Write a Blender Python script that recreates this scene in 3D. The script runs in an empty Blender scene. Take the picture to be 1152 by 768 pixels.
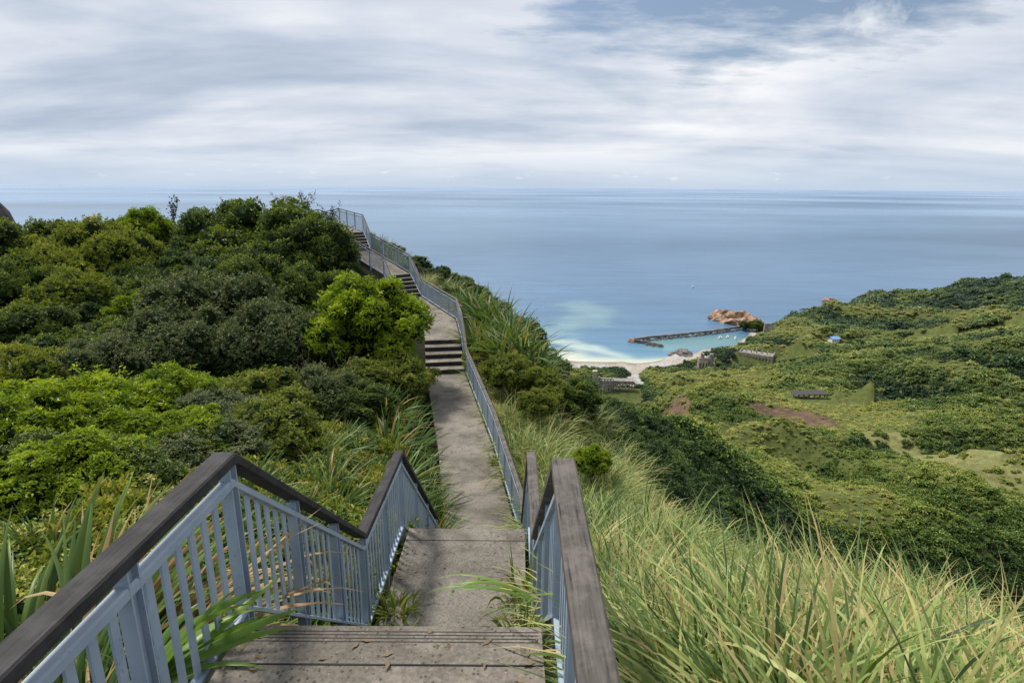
import bpy, math, random
import numpy as np
from mathutils import Vector, Matrix
random.seed(7); rng = np.random.default_rng(7)
sc = bpy.context.scene; C = sc.collection
PI = math.pi
# ------------------------------------------------------------------ camera frame used to lay the place out
F, PITCH = 650.0, math.radians(15)
cP, sP = math.cos(PITCH), math.sin(PITCH)
def at(px, py, Y):
    """world point at forward distance Y seen in direction (px,py)"""
    u, v = px-576.0, py-384.0
    k = Y/(F*cP - v*sP)
    return np.array([u*k, Y, (-v*cP - F*sP)*k])
SEA = -180.0
# ------------------------------------------------------------------ helpers
def tag(o, label=None, cat=None, group=None, kind=None):
    if label: o['label'] = label
    if cat: o['category'] = cat
    if group: o['group'] = group
    if kind: o['kind'] = kind
    return o
def link(o, parent=None):
    C.objects.link(o)
    if parent is not None: o.parent = parent
    return o
def empty(name, loc=(0,0,0), rz=0):
    o = bpy.data.objects.new(name, None); o.location = loc; o.rotation_euler = (0,0,rz); o.empty_display_size = .2
    return link(o)
def npmesh(name, V, faces, mats, mi=None, t=None, smooth=False, col=None):
    """faces: (n,4) array (last index -1 for triangles) or list"""
    me = bpy.data.meshes.new(name)
    V = np.asarray(V, np.float32)
    if isinstance(faces, np.ndarray):
        Fq = faces.astype(np.int32)
        k = Fq.shape[1]
        me.vertices.add(len(V)); me.vertices.foreach_set('co', V.ravel())
        me.loops.add(Fq.size); me.loops.foreach_set('vertex_index', Fq.ravel())
        me.polygons.add(len(Fq)); me.polygons.foreach_set('loop_start', np.arange(0, Fq.size, k, dtype=np.int32))
        try: me.polygons.foreach_set('loop_total', np.full(len(Fq), k, np.int32))
        except Exception: pass
    else:
        me.from_pydata([tuple(map(float, v)) for v in V], [], faces)
    for m in mats: me.materials.append(m)
    if mi is not None: me.polygons.foreach_set('material_index', np.asarray(mi, np.int32))
    me.polygons.foreach_set('use_smooth', np.full(len(me.polygons), smooth))
    if t is not None:
        a = me.attributes.new('t', 'FLOAT', 'POINT'); a.data.foreach_set('value', np.asarray(t, np.float32))
    if col is not None:
        for nm, arr in col.items():
            a = me.attributes.new(nm, 'FLOAT_COLOR', 'POINT')
            c4 = np.ones((len(V), 4), np.float32); c4[:, :3] = arr; a.data.foreach_set('color', c4.ravel())
    me.update(calc_edges=True); me.validate()
    return me
def obj(name, me, parent=None, loc=(0,0,0)):
    o = bpy.data.objects.new(name, me); o.location = loc
    return link(o, parent)
class MB:
    def __init__(s): s.v = []; s.f = []; s.m = []
    def quad(s, a, b, c, d, m=0):
        n = len(s.v); s.v += [a, b, c, d]; s.f.append((n, n+1, n+2, n+3)); s.m.append(m)
    def box(s, lo, hi, m=0):
        x0, y0, z0 = lo; x1, y1, z1 = hi; n = len(s.v)
        s.v += [(x0,y0,z0),(x1,y0,z0),(x1,y1,z0),(x0,y1,z0),(x0,y0,z1),(x1,y0,z1),(x1,y1,z1),(x0,y1,z1)]
        for q in ((0,3,2,1),(4,5,6,7),(0,1,5,4),(1,2,6,5),(2,3,7,6),(3,0,4,7)):
            s.f.append(tuple(n+i for i in q)); s.m.append(m)
    def hexa(s, P, m=0):      # 8 points, bottom ring then top ring
        n = len(s.v); s.v += [tuple(p) for p in P]
        for q in ((0,3,2,1),(4,5,6,7),(0,1,5,4),(1,2,6,5),(2,3,7,6),(3,0,4,7)):
            s.f.append(tuple(n+i for i in q)); s.m.append(m)
    def sweep(s, pts, w, h, m=0, cham=0.0):
        """box section w wide, h high centred on pts, mitred in plan, section kept upright"""
        pts = [Vector(p) for p in pts]; rings = []
        for i, p in enumerate(pts):
            d0 = (pts[i]-pts[i-1]) if i else (pts[1]-pts[0])
            d1 = (pts[i+1]-pts[i]) if i < len(pts)-1 else d0
            a = Vector((d0.x, d0.y, 0)).normalized(); b = Vector((d1.x, d1.y, 0)).normalized()
            t = (a+b).normalized(); n = Vector((t.y, -t.x, 0)); k = 1/max(.5, t.dot(a))
            hw = w/2*k; c = cham
            sec = [(-hw,-h/2),(hw,-h/2),(hw,h/2-c),(hw-c,h/2),(-hw+c,h/2),(-hw,h/2-c)] if c else [(-hw,-h/2),(hw,-h/2),(hw,h/2),(-hw,h/2)]
            rings.append([p + n*x + Vector((0,0,z)) for x, z in sec])
        n0 = len(s.v); K = len(rings[0])
        for r in rings: s.v += [tuple(q) for q in r]
        for i in range(len(rings)-1):
            for k in range(K):
                a = n0+i*K+k; b = n0+i*K+(k+1) % K
                s.f.append((a, b, b+K, a+K)); s.m.append(m)
        s.f.append(tuple(n0+k for k in range(K))[::-1]); s.f.append(tuple(n0+(len(rings)-1)*K+k for k in range(K))); s.m += [m, m]
    def mesh(s, name, mats, smooth=False):
        return npmesh(name, np.array(s.v), s.f, mats, s.m, smooth=smooth)
# ------------------------------------------------------------------ materials
def newmat(name):
    m = bpy.data.materials.new(name); m.use_nodes = True; nt = m.node_tree
    b = nt.nodes['Principled BSDF']
    return m, nt, nt.nodes, nt.links, b
def N(nt, typ, **kw):
    n = nt.nodes.new(typ)
    for k, v in kw.items():
        if k.startswith('i_'): n.inputs[k[2:].replace('_', ' ')].default_value = v
        else: setattr(n, k, v)
    return n
def ramp(nt, src, stops):
    r = nt.nodes.new('ShaderNodeValToRGB'); e = r.color_ramp.elements
    while len(e) < len(stops): e.new(.5)
    for el, (p, c) in zip(e, stops): el.position = p; el.color = (*c, 1) if len(c) == 3 else c
    nt.links.new(src, r.inputs[0]); return r
def mixc(nt, f, a, b, blend='MIX'):
    n = nt.nodes.new('ShaderNodeMix'); n.data_type = 'RGBA'; n.blend_type = blend
    for sock, val in ((n.inputs[0], f), (n.inputs[6], a), (n.inputs[7], b)):
        if isinstance(val, (int, float)): sock.default_value = val
        elif isinstance(val, tuple): sock.default_value = (*val, 1)
        else: nt.links.new(val, sock)
    return n.outputs[2]
def noise(nt, scale, detail=4, coord=None, rough=.5, vec=None):
    n = N(nt, 'ShaderNodeTexNoise'); n.inputs['Scale'].default_value = scale; n.inputs['Detail'].default_value = detail; n.inputs['Roughness'].default_value = rough
    if vec is not None: nt.links.new(vec, n.inputs['Vector'])
    else:
        tc = N(nt, 'ShaderNodeTexCoord') if coord != 'pos' else N(nt, 'ShaderNodeNewGeometry')
        nt.links.new(tc.outputs['Position' if coord == 'pos' else 'Object'], n.inputs['Vector'])
    return n
def math_(nt, op, a, b=None, clamp=False):
    n = nt.nodes.new('ShaderNodeMath'); n.operation = op; n.use_clamp = clamp
    for i, v in enumerate((a, b)):
        if v is None: continue
        if isinstance(v, (int, float)): n.inputs[i].default_value = v
        else: nt.links.new(v, n.inputs[i])
    return n.outputs[0]
def maprange(nt, v, a, b, c=0, d=1):
    n = nt.nodes.new('ShaderNodeMapRange'); nt.links.new(v, n.inputs[0])
    for i, x in enumerate((a, b, c, d)): n.inputs[i+1].default_value = x
    n.clamp = True; return n.outputs[0]
def leafmat(name, stops, trans=.28, rough=.42, inst=True, spec=.22, tmul=1.6):
    """colour from the per-leaf value t shifted by a per-plant value"""
    m, nt, nd, lk, b = newmat(name)
    a = N(nt, 'ShaderNodeAttribute', attribute_name='t')
    oi = N(nt, 'ShaderNodeObjectInfo')
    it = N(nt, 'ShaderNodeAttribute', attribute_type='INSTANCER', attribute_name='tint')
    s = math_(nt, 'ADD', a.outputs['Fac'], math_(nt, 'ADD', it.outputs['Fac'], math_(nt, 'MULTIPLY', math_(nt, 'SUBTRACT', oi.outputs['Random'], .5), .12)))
    r = ramp(nt, s, stops)
    rc = r.outputs[0]
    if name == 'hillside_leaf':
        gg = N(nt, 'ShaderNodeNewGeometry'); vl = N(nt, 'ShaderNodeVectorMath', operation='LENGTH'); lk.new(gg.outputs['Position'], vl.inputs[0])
        rc = mixc(nt, maprange(nt, vl.outputs['Value'], 150, 1000, 0, .22), rc, (.20,.26,.30))  # aerial haze painted into the leaf colour, growing with distance
    lk.new(rc, b.inputs['Base Color']); b.inputs['Roughness'].default_value = rough
    b.inputs['Specular IOR Level'].default_value = spec
    tr = N(nt, 'ShaderNodeBsdfTranslucent')
    c2 = mixc(nt, 1.0, r.outputs[0], (tmul, tmul*.97, tmul*.45), 'MULTIPLY'); lk.new(c2, tr.inputs['Color'])
    mx = N(nt, 'ShaderNodeMixShader'); mx.inputs[0].default_value = trans
    lk.new(b.outputs[0], mx.inputs[1]); lk.new(tr.outputs[0], mx.inputs[2])
    lk.new(mx.outputs[0], nd['Material Output'].inputs['Surface'])
    return m
M = {}
M['leaf_bright'] = leafmat('bright_leaf', [(0,(.035,.07,.010)),(.35,(.12,.19,.014)),(.7,(.24,.32,.02)),(1,(.38,.44,.045))], .32)
M['leaf_dark'] = leafmat('dark_leaf', [(0,(.014,.030,.007)),(.4,(.052,.090,.014)),(.75,(.13,.18,.022)),(1,(.23,.27,.04))], .26, .5)
M['leaf_grey'] = leafmat('grey_green_leaf', [(0,(.018,.034,.012)),(.4,(.062,.09,.028)),(.8,(.13,.155,.05)),(1,(.19,.17,.07))], .22, .6)
M['leaf_olive'] = leafmat('olive_leaf', [(0,(.04,.065,.012)),(.4,(.13,.17,.026)),(.8,(.25,.28,.045)),(1,(.37,.33,.08))], .28, .5)
M['leaf_flax'] = leafmat('strap_leaf', [(0,(.04,.075,.02)),(.4,(.085,.15,.035)),(.75,(.20,.27,.07)),(.9,(.34,.27,.10)),(1,(.30,.17,.07))], .25, .4)
M['leaf_lily'] = leafmat('broad_strap_leaf', [(0,(.05,.10,.02)),(.5,(.11,.20,.035)),(1,(.20,.30,.06))], .3, .35)
M['grass'] = leafmat('silver_grass_blade', [(0,(.035,.065,.02)),(.3,(.10,.165,.045)),(.55,(.20,.275,.075)),(.8,(.40,.43,.15)),(1,(.42,.33,.15))], .25, .45)
M['straw'] = leafmat('dry_blade', [(0,(.20,.11,.05)),(.5,(.38,.25,.12)),(1,(.50,.40,.22))], .2, .6)
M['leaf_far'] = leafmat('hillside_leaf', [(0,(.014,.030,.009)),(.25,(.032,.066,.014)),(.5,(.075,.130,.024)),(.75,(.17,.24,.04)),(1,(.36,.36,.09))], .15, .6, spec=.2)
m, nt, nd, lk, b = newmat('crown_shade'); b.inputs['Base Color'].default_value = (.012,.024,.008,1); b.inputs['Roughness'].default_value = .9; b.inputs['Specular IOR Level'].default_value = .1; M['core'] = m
m, nt, nd, lk, b = newmat('bark')
n = noise(nt, 8, 6); r = ramp(nt, n.outputs[0], [(.3,(.05,.038,.028)),(.7,(.17,.14,.11))]); lk.new(r.outputs[0], b.inputs['Base Color']); b.inputs['Roughness'].default_value = .9; M['bark'] = m
# blue-grey painted steel with weathering
m, nt, nd, lk, b = newmat('blue_grey_painted_steel')
n1 = noise(nt, 3.5, 6, 'pos', .65); n2 = noise(nt, 45, 5, 'pos', .7)
base = ramp(nt, n1.outputs[0], [(.3,(.25,.32,.41)),(.7,(.36,.43,.51))])
dirt = maprange(nt, n2.outputs[0], .60, .76); c = mixc(nt, dirt, base.outputs[0], (.13,.15,.16))
n3 = noise(nt, 19, 8, 'pos', .75); ch = maprange(nt, n3.outputs[0], .67, .71, 0, .8); c = mixc(nt, ch, c, (.14,.10,.075))
lk.new(c, b.inputs['Base Color']); b.inputs['Roughness'].default_value = .42; b.inputs['Specular IOR Level'].default_value = .5
bp = N(nt, 'ShaderNodeBump'); bp.inputs['Strength'].default_value = .12; lk.new(n2.outputs[0], bp.inputs['Height']); lk.new(bp.outputs[0], b.inputs['Normal']); M['steel'] = m
# weathered handrail timber : grain along the rail
def wood(name, vecscale, dark, light):
    m, nt, nd, lk, b = newmat(name)
    g = N(nt, 'ShaderNodeNewGeometry'); mp = N(nt, 'ShaderNodeMapping'); mp.inputs['Scale'].default_value = vecscale
    lk.new(g.outputs['Position'], mp.inputs['Vector'])
    n1 = noise(nt, 1, 8, vec=mp.outputs[0], rough=.65); n2 = noise(nt, 5, 6, 'pos', .7)
    r = ramp(nt, n1.outputs[0], [(.28,dark),(.5,tuple(x*.5+y*.5 for x, y in zip(dark, light))),(.74,light)])
    f = maprange(nt, n2.outputs[0], .45, .62, 0, .55)
    c = mixc(nt, f, r.outputs[0], tuple(x*1.5 for x in light))
    f2 = maprange(nt, n1.outputs[0], .40, .30, 0, 1); c = mixc(nt, f2, c, (.012,.011,.011))
    lk.new(c, b.inputs['Base Color']); b.inputs['Roughness'].default_value = .75; b.inputs['Specular IOR Level'].default_value = .25
    bp = N(nt, 'ShaderNodeBump'); bp.inputs['Strength'].default_value = .45; bp.inputs['Distance'].default_value = .01
    lk.new(n1.outputs[0], bp.inputs['Height']); lk.new(bp.outputs[0], b.inputs['Normal'])
    return m
M['wood_dark'] = wood('dark_weathered_timber', (60, 4, 60), (.012,.011,.011), (.042,.040,.040))
M['wood_brown'] = wood('brown_weathered_timber', (40, 3.5, 40), (.03,.027,.025), (.13,.115,.10))
M['wood_grey'] = wood('grey_weathered_timber', (70, 3.5, 70), (.030,.026,.023), (.125,.110,.098))
# concrete
def concrete(name, base, fleck=True):
    m, nt, nd, lk, b = newmat(name)
    n1 = noise(nt, .9, 7, 'pos', .62); n2 = noise(nt, 38, 6, 'pos', .75)
    lo = tuple(x*.52 for x in base); hi = tuple(x*1.28 for x in base)
    r = ramp(nt, n1.outputs[0], [(.32,lo),(.52,base),(.72,hi)])
    f = maprange(nt, n2.outputs[0], .35, .65, .68, 1.3)
    c = mixc(nt, 1.0, r.outputs[0], (1,1,1), 'MULTIPLY')
    vm = N(nt, 'ShaderNodeVectorMath', operation='SCALE'); lk.new(c, vm.inputs[0]); lk.new(f, vm.inputs['Scale']); c = vm.outputs[0]
    n5 = noise(nt, 2.4, 9, 'pos', .72); f5 = maprange(nt, n5.outputs[0], .50, .64, 0, .7); c = mixc(nt, f5, c, tuple(x*.36 for x in base))
    if fleck:
        v = N(nt, 'ShaderNodeTexVoronoi'); v.inputs['Scale'].default_value = 55; g = N(nt, 'ShaderNodeNewGeometry'); lk.new(g.outputs['Position'], v.inputs['Vector'])
        sep = N(nt, 'ShaderNodeSeparateColor'); lk.new(v.outputs['Color'], sep.inputs[0])
        f2 = math_(nt, 'MULTIPLY', math_(nt, 'GREATER_THAN', sep.outputs[0], .93), math_(nt, 'LESS_THAN', v.outputs['Distance'], .24))
        c = mixc(nt, math_(nt, 'MULTIPLY', f2, .45), c, (.38,.36,.32))
        f3 = math_(nt, 'MULTIPLY', math_(nt, 'LESS_THAN', sep.outputs[0], .16), math_(nt, 'LESS_THAN', v.outputs['Distance'], .4))
        c = mixc(nt, math_(nt, 'MULTIPLY', f3, .7), c, (.045,.042,.04))
    lk.new(c, b.inputs['Base Color']); b.inputs['Roughness'].default_value = .92; b.inputs['Specular IOR Level'].default_value = .12
    bp = N(nt, 'ShaderNodeBump'); bp.inputs['Strength'].default_value = .5; bp.inputs['Distance'].default_value = .012
    lk.new(n2.outputs[0], bp.inputs['Height']); lk.new(bp.outputs[0], b.inputs['Normal'])
    return m
M['concrete'] = concrete('exposed_aggregate_concrete', (.215,.188,.155))
M['path'] = concrete('path_concrete', (.215,.192,.160))
m, nt, nd, lk, b = newmat('dark_riser')
n = noise(nt, 6, 6, 'pos'); r = ramp(nt, n.outputs[0], [(.3,(.010,.011,.012)),(.7,(.035,.036,.038))]); lk.new(r.outputs[0], b.inputs['Base Color']); b.inputs['Roughness'].default_value = .8; M['riser'] = m
def rockmat(name, stops, scale=.15):
    m, nt, nd, lk, b = newmat(name)
    n = noise(nt, scale, 9, 'pos', .68); r = ramp(nt, n.outputs[0], stops); lk.new(r.outputs[0], b.inputs['Base Color']); b.inputs['Roughness'].default_value = .9
    bp = N(nt, 'ShaderNodeBump'); bp.inputs['Strength'].default_value = .8; bp.inputs['Distance'].default_value = .1/scale
    lk.new(n.outputs[0], bp.inputs['Height']); lk.new(bp.outputs[0], b.inputs['Normal']); return m
M['rock_orange'] = rockmat('orange_coastal_rock', [(.3,(.08,.05,.035)),(.48,(.26,.15,.09)),(.6,(.36,.26,.18)),(.75,(.50,.45,.38))])
M['rock_grey'] = rockmat('grey_coastal_rock', [(.3,(.045,.045,.045)),(.5,(.13,.12,.11)),(.7,(.26,.23,.20))])
M['rock_dark'] = rockmat('dark_cliff_rock', [(.3,(.02,.018,.02)),(.5,(.06,.045,.045)),(.7,(.10,.08,.075))], .06)
M['ruin'] = rockmat('stained_ruin_concrete', [(.32,(.07,.065,.06)),(.5,(.22,.20,.18)),(.68,(.42,.39,.35))], .35)
M['ruin_pale'] = rockmat('pale_ruin_concrete', [(.32,(.20,.17,.13)),(.5,(.38,.33,.26)),(.68,(.52,.47,.38))], .3)
def flat(name, col, rough=.7):
    m, nt, nd, lk, b = newmat(name); n = noise(nt, 2, 5, 'pos'); r = ramp(nt, n.outputs[0], [(.3,tuple(x*.75 for x in col)),(.7,tuple(min(1,x*1.2) for x in col))])
    lk.new(r.outputs[0], b.inputs['Base Color']); b.inputs['Roughness'].default_value = rough; return m
M['dark'] = flat('dark_opening', (.012,.012,.012)); M['blue'] = flat('blue_roof_sheet', (.16,.33,.55)); M['white'] = flat('white_paint', (.75,.75,.73))
M['darkroof'] = flat('dark_roof_sheet', (.045,.04,.042)); M['mortar'] = flat('pale_mortar', (.36,.35,.33)); M['red'] = flat('red_petal', (.35,.05,.03)); M['yellow'] = flat('yellow_petal', (.7,.45,.05))
# ------------------------------------------------------------------ terrain: elevation tangent over (bearing, log distance)
CP = []
def cp(x, y, z):
    r = math.hypot(x, y); CP.append((math.atan2(x, y), math.log(r), z/r))
def cpi(px, py, Y, dz=0.0, z=None):
    p = at(px, py, Y); cp(p[0], p[1], p[2]+dz if z is None else z)
for p in [(-3,2,-3.0),(-3,4,-4.0),(-5,3,-3.6),(1.2,2,-2.7),(3,2.5,-3.6),(3,5,-5.2),(1.5,5,-4.9),(6,4,-5.6),(0,1,-2.4),(-1,1.2,-2.4),(-4,1,-2.6),(4,1,-3.6),(1.3,9,-6.5),(3,8,-6.1),(2,13,-7.3),
          (-.5,2,-2.5),(-.5,5,-4.7),(-.5,7.5,-5.6),(-.5,10,-7.4),(-1,15,-7.3),(-2.5,22,-7.3),(-3.5,27,-6.5),(-6,33,-6.3),(-8.5,36,-5),(-10.5,38.5,-3.8),(-13,42,-3),(-20,44,-2.8),
          (1,15,-7.5),(3.6,15,-8.4),(5.5,14,-10.6),(3,22,-8.9),(5.5,22,-11),(2.2,34,-10.8),(3,40,-14),(6.5,55,-20.5),(13,70,-28),(28,90,-42),(45,105,-58),(62,110,-75),
          (6.2,30,-16.5),(9,22,-14),(11,12,-14.5),(20,20,-24),(35,35,-40),(60,50,-58),(90,70,-76),(10,8,-10.5),
          (3,70,-36),(6,100,-62),(15,150,-100),(20,250,-150),(40,140,-82),(60,170,-106),(90,150,-100),
          (-3,50,-9),(-12,60,-16),(-30,60,-20),(-50,60,-26),(-40,150,-95),(-100,150,-105),(-10,150,-95),(-200,180,-120),
          (-100,400,-186),(-300,400,-186),(0,400,-178),(-30,300,-168),(-8,6,-4.6),(-12,8,-5.2),(-14,4,-4.2)]: cp(*p)
for p in [(0,250,36,-2.2),(100,250,38,-2.2),(200,240,40,-2.2),(300,228,40,-2.0),(0,330,22,-1.6),(110,330,22,-1.6),(230,300,24,-3),(400,325,21,-2.2),(100,430,11,-1.3),(0,450,9,-1.3),
          (250,450,12,-1.3),(400,430,16,-.9),(440,460,15,-.6),(330,500,9,-1.),(100,560,5,-.8),
          (640,500,14,-1.2),(760,540,40,-1.2),(850,600,60,-1.2),(700,540,12,-1.0),(860,620,9,-1.1),(1100,640,7,-1.0),(560,338,28,-1.2),(600,374,23,-1.2),(522,314,33,-1.2),(625,408,22,-1.3)]: cpi(p[0],p[1],p[2],p[3])
for p in [(690,441,478),(715,436,500),(760,430,470),(760,455,330),(870,450,300),(830,510,230),(900,520,220),(1000,490,250),(1152,545,190),(900,590,150),(1050,600,130),(1152,625,110),(980,560,170),
          (1152,450,330),(1050,440,360),(1152,372,420),(1080,392,430),(950,408,450),(1152,340,640),(1152,308,800),(1090,308,850),(1050,324,850),(1010,327,900),(985,325,905),
          (936,337,780),(885,358,735),(870,385,620),(800,402,565),(840,400,530),(830,430,440),(900,420,430),(1000,400,520),(1000,370,640),(1080,350,700),(1250,308,750),(1250,450,300),(1250,380,400),
          (700,470,420),(760,395,597)]: cpi(p[0],p[1],p[2],-3.0 if p[2] > 140 else -1.5)
for px, py in [(615,404),(640,405),(700,405.5),(745,404),(765,401),(790,391),(822,389),(834,380),(838,368),(850,353),(870,357)]:
    p = at(px, py, 1); k = SEA/p[2]; cp(p[0]*k, k, SEA)
    cp(p[0]*k*1.08, k*1.08, SEA-5)
for px, py in [(640,414),(700,413),(600,415)]: cpi(px, py, 0, 0) if 0 else cp(*(lambda p,k:(p[0]*k,k,SEA+1.5))(at(px,py,1), (SEA+1.5)/at(px,py,1)[2]))
for px, py in [(700,350),(600,370),(500,395),(780,340),(880,330),(930,320),(1000,300),(1100,280),(1250,270),(300,330)]:
    p = at(px, py, 1); k = (SEA-10)/p[2]; cp(p[0]*k, k, SEA-10)
for px, Y in [(870,790),(900,850),(936,870),(970,985),(1000,1010),(1050,1010),(1100,1030),(1152,1060),(1250,1100),(1250,1500),(1152,1500),(1000,1500),(800,1200)]:
    p = at(px, 340, Y); cp(p[0], Y, SEA-12)
for px, Y in [(620,545),(660,550),(700,545),(640,505),(690,510),(730,520),(600,520)]: p = at(px, 400, Y); cp(p[0], Y, SEA+3)
for px, Y in [(640,455),(690,455),(600,470)]: p = at(px, 400, Y); cp(p[0], Y, SEA+7)
for b_ in (-50,-40,-30,-22,-14,-8,-3,2):
    for rr in (520,700,1000,1500): cp(rr*math.sin(math.radians(b_)), rr*math.cos(math.radians(b_)), SEA-14)
for b_ in (-35,-25,-15,-8): cp(330*math.sin(math.radians(b_)), 330*math.cos(math.radians(b_)), SEA-5)
CP = np.array(CP); SB, SR = 1.0, .55
Pn = np.column_stack([CP[:,0]*SB, CP[:,1]*SR])
def _phi(d): return d
D = np.linalg.norm(Pn[:,None]-Pn[None], axis=2); n_ = len(Pn)
A = np.zeros((n_+3, n_+3)); A[:n_,:n_] = _phi(D) - np.eye(n_)*1e-4; A[:n_,n_] = 1; A[:n_,n_+1:] = Pn; A[n_:,:n_] = A[:n_,n_:].T
sol = np.linalg.solve(A, np.concatenate([CP[:,2], np.zeros(3)]))
_tab = rng.random((256,256))
def vnoise(x, y):
    xi = np.floor(x).astype(int); yi = np.floor(y).astype(int); fx = x-xi; fy = y-yi
    fx = fx*fx*(3-2*fx); fy = fy*fy*(3-2*fy); g = lambda a, b: _tab[a % 256, b % 256]
    return (g(xi,yi)*(1-fx)+g(xi+1,yi)*fx)*(1-fy)+(g(xi,yi+1)*(1-fx)+g(xi+1,yi+1)*fx)*fy
def fbm(x, y, o=4):
    s = 0; a = .5
    for i in range(o): s = s + a*vnoise(x*2**i+13.7*i, y*2**i+7.1*i); a *= .5
    return s/(1-.5**o)
def ridged(x, y, o=4):
    s = 0; a = .5
    for i in range(o): s = s + a*(1-np.abs(2*vnoise(x*2**i+3.7*i, y*2**i+17.1*i)-1)); a *= .5
    return s/(1-.5**o)
def fold(x, y):
    w = (fbm(x/140+2, y/140,2)-.5)*1.1
    return ridged((x+.55*y)/92+3+w, (y-.55*x)/230+8+w, 2)**1.35-.50
# ---- path: right-hand edge of the walkway, (x,y,z)
PR = [(.16,-2.6,.95),(.16,.95,-2.14),(.16,2.42,-2.14),(.17,4.85,-4.30),(.18,6.61,-4.30),(.17,9.6,-7.08),(.13,10.8,-7.08),(-.56,15.1,-7.08),(-1.85,21.6,-7.08),(-2.25,24.1,-6.25),
      (-2.75,27.2,-6.2),(-5.3,32.8,-6.15),(-6.23,34.5,-5.05),(-9.1,37,-3.97),(-10,39,-2.98),(-12.4,42,-2.7),(-17,44.5,-3.6),(-26,47.5,-6.5)]
PR = [Vector(p) for p in PR]; W = 1.5
def offs(pts, d):
    out = []
    for i, p in enumerate(pts):
        d0 = (pts[i]-pts[i-1]) if i else pts[1]-pts[0]; d1 = (pts[i+1]-pts[i]) if i < len(pts)-1 else d0
        a = Vector((d0.x,d0.y,0)).normalized(); b = Vector((d1.x,d1.y,0)).normalized(); t = (a+b).normalized()
        out.append(p + Vector((t.y,-t.x,0))*(d/max(.6,t.dot(a))))
    return out
PL = offs(PR, -W); PC = [(a+b)/2 for a, b in zip(PR, PL)]
def H0(x, y):
    x = np.asarray(x, float); y = np.asarray(y, float); sh = x.shape; x = x.ravel(); y = y.ravel()
    r = np.maximum(np.hypot(x, y), 1.2); bb = np.clip(np.arctan2(x, y), -1.25, 1.25); out = np.empty(len(x))
    for i in range(0, len(x), 20000):
        q = np.column_stack([bb[i:i+20000]*SB, np.log(r[i:i+20000])*SR])
        d = np.linalg.norm(q[:,None]-Pn[None], axis=2)
        out[i:i+20000] = (_phi(d)@sol[:n_] + sol[n_] + q@sol[n_+1:])*r[i:i+20000]
    # relief
    f = np.clip((r-70)/120, 0, 1)*np.clip((out-(SEA+3))/22, 0, 1)
    out += f*(fold(x, y)*58*np.clip((950-r)/400,.35,1) + (ridged(x/38+1, y/38+2,3)-.6)*11 + (fbm(x/30, y/30)-.5)*5)
    out += np.clip((r-8)/25,0,1)*np.clip((out-(SEA+3))/22,0,1)*(fbm(x/9, y/9,3)-.5)*1.3
    return out.reshape(sh)
_pc = np.array([list(p) for p in PC])
def pathdist(x, y):
    best = np.full(x.shape, 1e9); bz = np.zeros(x.shape)
    for a, b in zip(_pc[:-1], _pc[1:]):
        d = b[:2]-a[:2]; L = (d**2).sum(); t = np.clip(((x-a[0])*d[0]+(y-a[1])*d[1])/L, 0, 1)
        dd = np.hypot(x-a[0]-t*d[0], y-a[1]-t*d[1]); z = a[2]+t*(b[2]-a[2]); k = dd < best
        best = np.where(k, dd, best); bz = np.where(k, z, bz)
    return best, bz
RU = [(*at(667,438,482), 40, 16), (*at(786,412,545), 20, 12), (*at(832,397,560), 34, 20), (*at(893,444,332), 22, 8), (*at(936,383,620), 14, 12)]
def H(x, y):
    x = np.asarray(x, float); y = np.asarray(y, float); h = H0(x, y); d, z = pathdist(x, y)
    for q in RU:      # level ground round the ruins, open towards the valley
        R0 = math.hypot(q[0], q[1]); ux, uy = q[0]/R0, q[1]/R0; al = (x-q[0])*ux+(y-q[1])*uy; ac = (x-q[0])*uy-(y-q[1])*ux
        e = np.clip(np.maximum(-8-ac, ac-q[3]-6), 0, None)
        pad = np.clip(1-np.maximum(e, np.clip(np.maximum(-4-al, al-q[4]), 0, None))/10, 0, 1)
        h = h*(1-pad)+(q[2]-.6)*pad
        lim = q[2]-.4+.16*np.clip(-al, 0, None)+e*.28
        h = np.where((al < 4) & (al > -130), np.minimum(h, np.maximum(lim, SEA+3) if q[2] < 0 else lim), h)
    w = np.clip((d-.95)/1.3, 0, 1); w = w*w*(3-2*w)
    return h*w + (z-.28)*(1-w)
# ground sheet: polar grid
bear = np.radians(np.concatenate([np.linspace(-110,-56,28), np.linspace(-55,55,440), np.linspace(56,110,28)]))
rad = np.concatenate([[.0], np.geomspace(.5, 1500, 520)])
B_, R_ = np.meshgrid(bear, rad); X = R_*np.sin(B_); Y = R_*np.cos(B_); Z = H(X, Y)
nr, nb = X.shape; idx = np.arange(nr*nb).reshape(nr, nb)
faces = np.stack([idx[:-1,:-1], idx[:-1,1:], idx[1:,1:], idx[1:,:-1]], -1).reshape(-1,4)
def segdist(x, y, pts):
    best = np.full(x.shape, 1e9)
    for a, b in zip(pts[:-1], pts[1:]):
        a = np.array(a[:2]); b = np.array(b[:2]); d = b-a; t = np.clip(((x-a[0])*d[0]+(y-a[1])*d[1])/(d@d), 0, 1)
        best = np.minimum(best, np.hypot(x-a[0]-t*d[0], y-a[1]-t*d[1]))
    return best
def ground(px, py, lo=100, hi=1200, veg=0.0):
    """first point of the ground seen in direction (px,py)"""
    p = at(px, py, 1.0); ys = np.geomspace(lo, hi, 500); zz = H(p[0]*ys, ys)+veg; k = np.nonzero(zz >= p[2]*ys)[0]
    y = ys[k[0]] if len(k) else hi
    return np.array([p[0]*y, y, float(H(np.array([p[0]*y]), np.array([y]))[0])])
beach = [(p[0]*k, k) for p, k in ((at(a,b,1), SEA/at(a,b,1)[2]) for a, b in [(560,405),(640,406),(700,406.5),(762,404)])]
field = [ground(a, b, 120, 500) for a, b in [(990,487),(1060,508),(1160,548)]]
scar1 = ground(886,466,150,600); scar2 = ground(764,462,200,600)
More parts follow.
